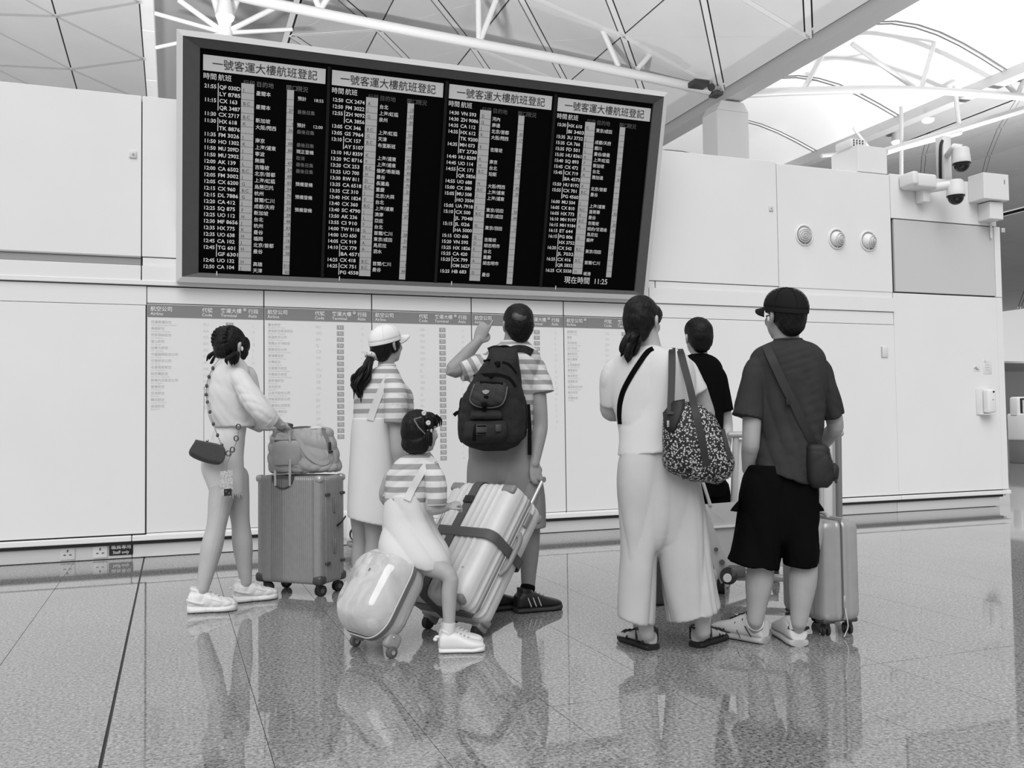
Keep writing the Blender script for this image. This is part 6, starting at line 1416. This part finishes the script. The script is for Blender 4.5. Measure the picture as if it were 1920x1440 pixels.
body = [torso_geo(fg, sh), torso_geo(fg, st), tube([p(1311, 676, 0), p(1311, 660, 0), C], [.058, .052, .055], n=14, k=3), *head_geo(C, fwd, h),
        arm_geo(p(1350, 700, 0), p(1362, 800, .04), wR), arm_geo(p(1274, 700, 0), p(1262, 800, .04), p(1290, 870, -.1)), *hand_geo(wR, fg.v(.2, -1, -.1), fg.v(0, .1, 1), .95, 'grip', 1), *hand_geo(p(1290, 870, -.1), fg.v(.4, -1, -.1), fg.v(0, .1, 1), .95, 'grip', -1),
        leg_geo(p(1290, 930, 0), p(1290, 1000, 0), aL, rl), leg_geo(p(1342, 930, 0), p(1345, 1000, 0), aR, rl), tube([aL, f0 + np.array([0, 0, .05])], .034, cap='round'), tube([aR, q0 + np.array([0, 0, .05])], .034, cap='round')]
organic('body', body, skin_pale, me, .0055, 5, .5); add_eyes(me, C, fwd, h)
organic('tee', [fg.loft(sh, 3), fg.tube([(1325, 690, 0), (1346, 702, 0), (1353, 730, 0), (1362, 771, 0)], [.036, .045, .048, .048], cap='start'), fg.tube([(1296, 690, 0), (1278, 702, 0), (1270, 730, 0), (1264, 771, 0)], [.036, .045, .048, .048], cap='start')], c_black, me, .006, 4, .6, disp=folds(91, .006, 34, (.6, .2, .7), .6))
organic('shorts', [fg.loft(st, 3), fg.tube([(1292, 920, 0), (1290, 985, 0)], [.10, .095], cap='start'), fg.tube([(1340, 920, 0), (1343, 985, 0)], [.10, .095], cap='start')], c_black, me, .007, 3, .6, disp=folds(92, .006, 30, (.6, .2, .7), .6))
organic('hair', hair_cap(C, fwd, h, [((0, .0, .05), (.084, .10, .082)), ((0, -.07, -.045), (.055, .035, .045)), ((.0, .06, .085), (.055, .03, .025))], top=1.0), hair_m, me, .004, 7, .5, disp=strand(93))
for q in (f0, q0): shoe(me, q - fg.f * .05, q + fg.f * .2, .26, .092, shoe_w, shoe_w, 1.0, .028)

# ------------------------------------------------------------------ 7 man in black cap
fg, me = person(4.27, 1468, 'man in black cap, charcoal tee and black shorts, hand in pocket'); p = fg.p
C = p(1470, 594, .0); fwd = fg.v(-.58, .80, .08); h = .225
sh = [(637, 1452, 1504, .13, 0), (645, 1432, 1522, .17, 0), (655, 1414, 1537, .21, 0), (672, 1404, 1548, .24, 0), (700, 1406, 1550, .26, 0), (750, 1413, 1548, .27, 0), (800, 1416, 1543, .28, 0), (850, 1410, 1539, .30, 0, 10), (892, 1412, 1536, .33, 0, 40)]
st = [(866, 1400, 1530, .27, 0), (910, 1388, 1535, .30, 0), (960, 1384, 1536, .30, 0), (1005, 1378, 1536, .28, 0), (1025, 1420, 1500, .12, 0)]
lg = [(935, 1410, 1455, .12, 0), (955, 1390, 1470, .26, 0), (1000, 1376, 1469, .285, 0), (1030, 1370, 1465, .28, 0), (1056, 1363, 1461, .28, 0, 16)]; lr = [(935, 1475, 1520, .12, 0), (955, 1460, 1532, .26, -.01), (1000, 1463, 1536, .275, -.02), (1030, 1467, 1536, .27, -.02), (1058, 1470, 1534, .27, -.02)]
h0, h1 = on_floor(1434, 1206), on_floor(1354, 1190); j0 = on_floor(1498, 1212); j1 = j0 + fg.v(-.28, .95, 0) * .27
elL, wL = p(1408, 828, -.06), p(1402, 880, .0); elR, wR = p(1566, 800, .06), p(1530, 850, .26)
aL, aR = p(1416, 1162, -.02), p(1498, 1166, -.06); rl = np.array([.095, .080, .060, .064, .048, .038])
body = [torso_geo(fg, sh), torso_geo(fg, st), tube([p(1476, 652, 0), p(1475, 636, 0), C], [.066, .058, .06], n=14, k=3), *head_geo(C, fwd, h),
        arm_geo(p(1414, 690, -.02), elL, wL, 1.0), arm_geo(p(1542, 690, 0), elR, wR, .95), *hand_geo(wL, fg.v(.35, .05, -1), fg.v(-1, 0, -.3), .8, 'soft', 1), *hand_geo(wR, fg.v(-.8, .3, .3), fg.v(0, .5, .8), .95, 'soft', 1),
        leg_geo(p(1420, 990, -.01), p(1428, 1048, -.02), aL, rl), leg_geo(p(1505, 990, -.03), p(1509, 1048, -.05), aR, rl), tube([aL, h0 + (h1 - h0) * .18 + np.array([0, 0, .05])], .036, cap='round'), tube([aR, j0 + (j1 - j0) * .18 + np.array([0, 0, .05])], .036, cap='round')]
organic('body', body, skin, me, .005, 5, .5); add_eyes(me, C, fwd, h)
tee = organic('tee', [fg.loft(sh, 3), fg.tube([(1445, 672, 0), (1418, 688, -.01), (1412, 722, -.03), (1401, 783, -.05)], [.040, .050, .060, .070], cap='start'), fg.tube([(1508, 672, 0), (1535, 688, 0), (1545, 722, .01), (1563, 781, .03)], [.040, .050, .056, .052], cap='start')], c_char, me, .006, 4, .6, disp=lambda V: folds(101, .006, 30, (.8, .2, .4), .3)(V) + folds(102, .003, 60, (.6, .2, .7), .5)(V))
mesh_obj('neckband', tube([fg.ring(638, 1452, 1503, .132)[i] for i in list(range(40)) + [0]], .007, n=6), c_char, tee)
shorts = organic('shorts', [fg.loft([(880, 1420, 1515, .26, 0), (960, 1412, 1512, .295, 0), (1005, 1436, 1498, .27, 0), (1018, 1452, 1482, .2, 0)], 3, 40, 2.3), fg.loft([(872, 1402, 1476, .25, 0), (910, 1388, 1480, .30, 0), (960, 1384, 1478, .30, 0), (1005, 1377, 1472, .29, 0), (1035, 1369, 1466, .28, 0), (1056, 1363, 1461, .28, 0, 16)], 3, 40, 2.5),
    fg.loft([(880, 1455, 1528, .25, 0), (910, 1452, 1535, .30, 0), (960, 1455, 1536, .30, 0), (1005, 1462, 1537, .29, -.01), (1030, 1467, 1536, .28, -.02), (1058, 1470, 1534, .27, -.02)], 3, 40, 2.5)], c_black, me, .006, 3, .6, disp=folds(103, .008, 30, (1, .3, .05), .2, 3, .3))
for a, b in (((1386, 938), (1369, 958)), ((1530, 936), (1546, 958))):
    mesh_obj('pocket_flap', prism([p(a[0], a[1], -.10), p(b[0], b[1], -.09), p(b[0] + (14 if a[0] < 1450 else -14), b[1] + 2, -.10)], fg.f * .14), c_black, shorts)
organic('hair', hair_cap(C, fwd, h, [((0, -.072, -.04), (.06, .038, .045))], top=.85), hair_m, me, .004, 7, .5, disp=strand(104))
cap_hat(me, C, fwd, h * 1.08, cloth('cap_black', .014, .2), 'black baseball cap', tilt=.004)
mesh_obj('earbud', ellipsoid(local(C, fwd, h, (-.080, .006, -.012))[0], (.007, .007, .013)), white_soft, me)
dk_ = mat('shoe_dark_trim', .012, .5)
up, ax, sd = shoe(me, h0, h1, .285, .098, mat('shoe_pale', .66, .5, bump=.1, bscale=120), mat('sole_pale', .42, .5), 1.08, .032, dk_, deco=dk_); hb = np.array([h0[0], h0[1], 0])
ut = bvh_of(up)
def shoe_line(pix, w, par): return strap_on(ut, pix, 4.2, w, .003, dk_, par, 'trim_stripe', .002)
shoe_line([(1404, 1176), (1412, 1170), (1424, 1167), (1432, 1166)], .012, up); shoe_line([(1392, 1160), (1398, 1176), (1408, 1194)], .006, up); shoe_line([(1378, 1166), (1382, 1182), (1388, 1196)], .004, up); shoe_line([(1356, 1178), (1362, 1184), (1370, 1186)], .016, up)
mesh_obj('sock', tube([aL + np.array([0, 0, -.012]), h0 + (h1 - h0) * .19 + np.array([0, 0, .11])], [.041, .046], n=18), c_white, me)
up, ax, sd = shoe(me, j0, j1, .285, .098, mat('shoe_pale', .66, .5), mat('sole_pale', .42, .5), 1.08, .032, dk_, deco=dk_); ut = bvh_of(up)
shoe_line([(1478, 1176), (1488, 1180), (1498, 1181), (1508, 1180), (1517, 1176)], .014, up)
mesh_obj('sock', tube([aR + np.array([0, 0, -.012]), j0 + (j1 - j0) * .19 + np.array([0, 0, .11])], [.041, .046], n=18), c_white, me)
# black cross-body bag
bt = bvh_of(tee); xb = thing('crossbody_bag', p(1540, 915, -.15), 'small black cross-body bag with wide strap at the hip of the man in the cap', 'bag'); bb_ = mat('crossbody_nylon', .010, .6, bump=.4, bscale=300)
organic('body', [fg.loft([(832, 1516, 1546, .06, -.14), (840, 1511, 1554, .10, -.14), (870, 1510, 1562, .12, -.14), (900, 1513, 1562, .12, -.14), (914, 1522, 1552, .09, -.14)], 3, 32, 3.0)], bb_, xb, .005, 4, .8, disp=folds(105, .004, 40, (.6, .2, .8), .6))
organic('front_pocket', [fg.loft([(868, 1553, 1567, .04, -.15), (876, 1550, 1573, .07, -.15), (894, 1550, 1572, .07, -.15), (902, 1554, 1568, .04, -.15)], 3, 24, 3.0)], bb_, xb, .005, 3)
strap_on(bt, [(1437, 650), (1448, 672), (1462, 702), (1476, 732), (1490, 760), (1503, 790), (1514, 815), (1524, 836)], 4.15, .038, .005, mat('crossbody_strap', .014, .6), xb, 'strap', .013)
mesh_obj('slider', box(snap(bt, 1481, 754, .009, 4.15), (.05, .012, .03), .004), bb_, xb); mesh_obj('zip_pull', tube([p(1556, 845, -.2), p(1560, 862, -.2)], .003, n=6), steel, xb); mesh_obj('tail', ribbon([p(1566, 898, -.19), p(1568, 906, -.19)], fg.r, .01, .003), bb_, xb)
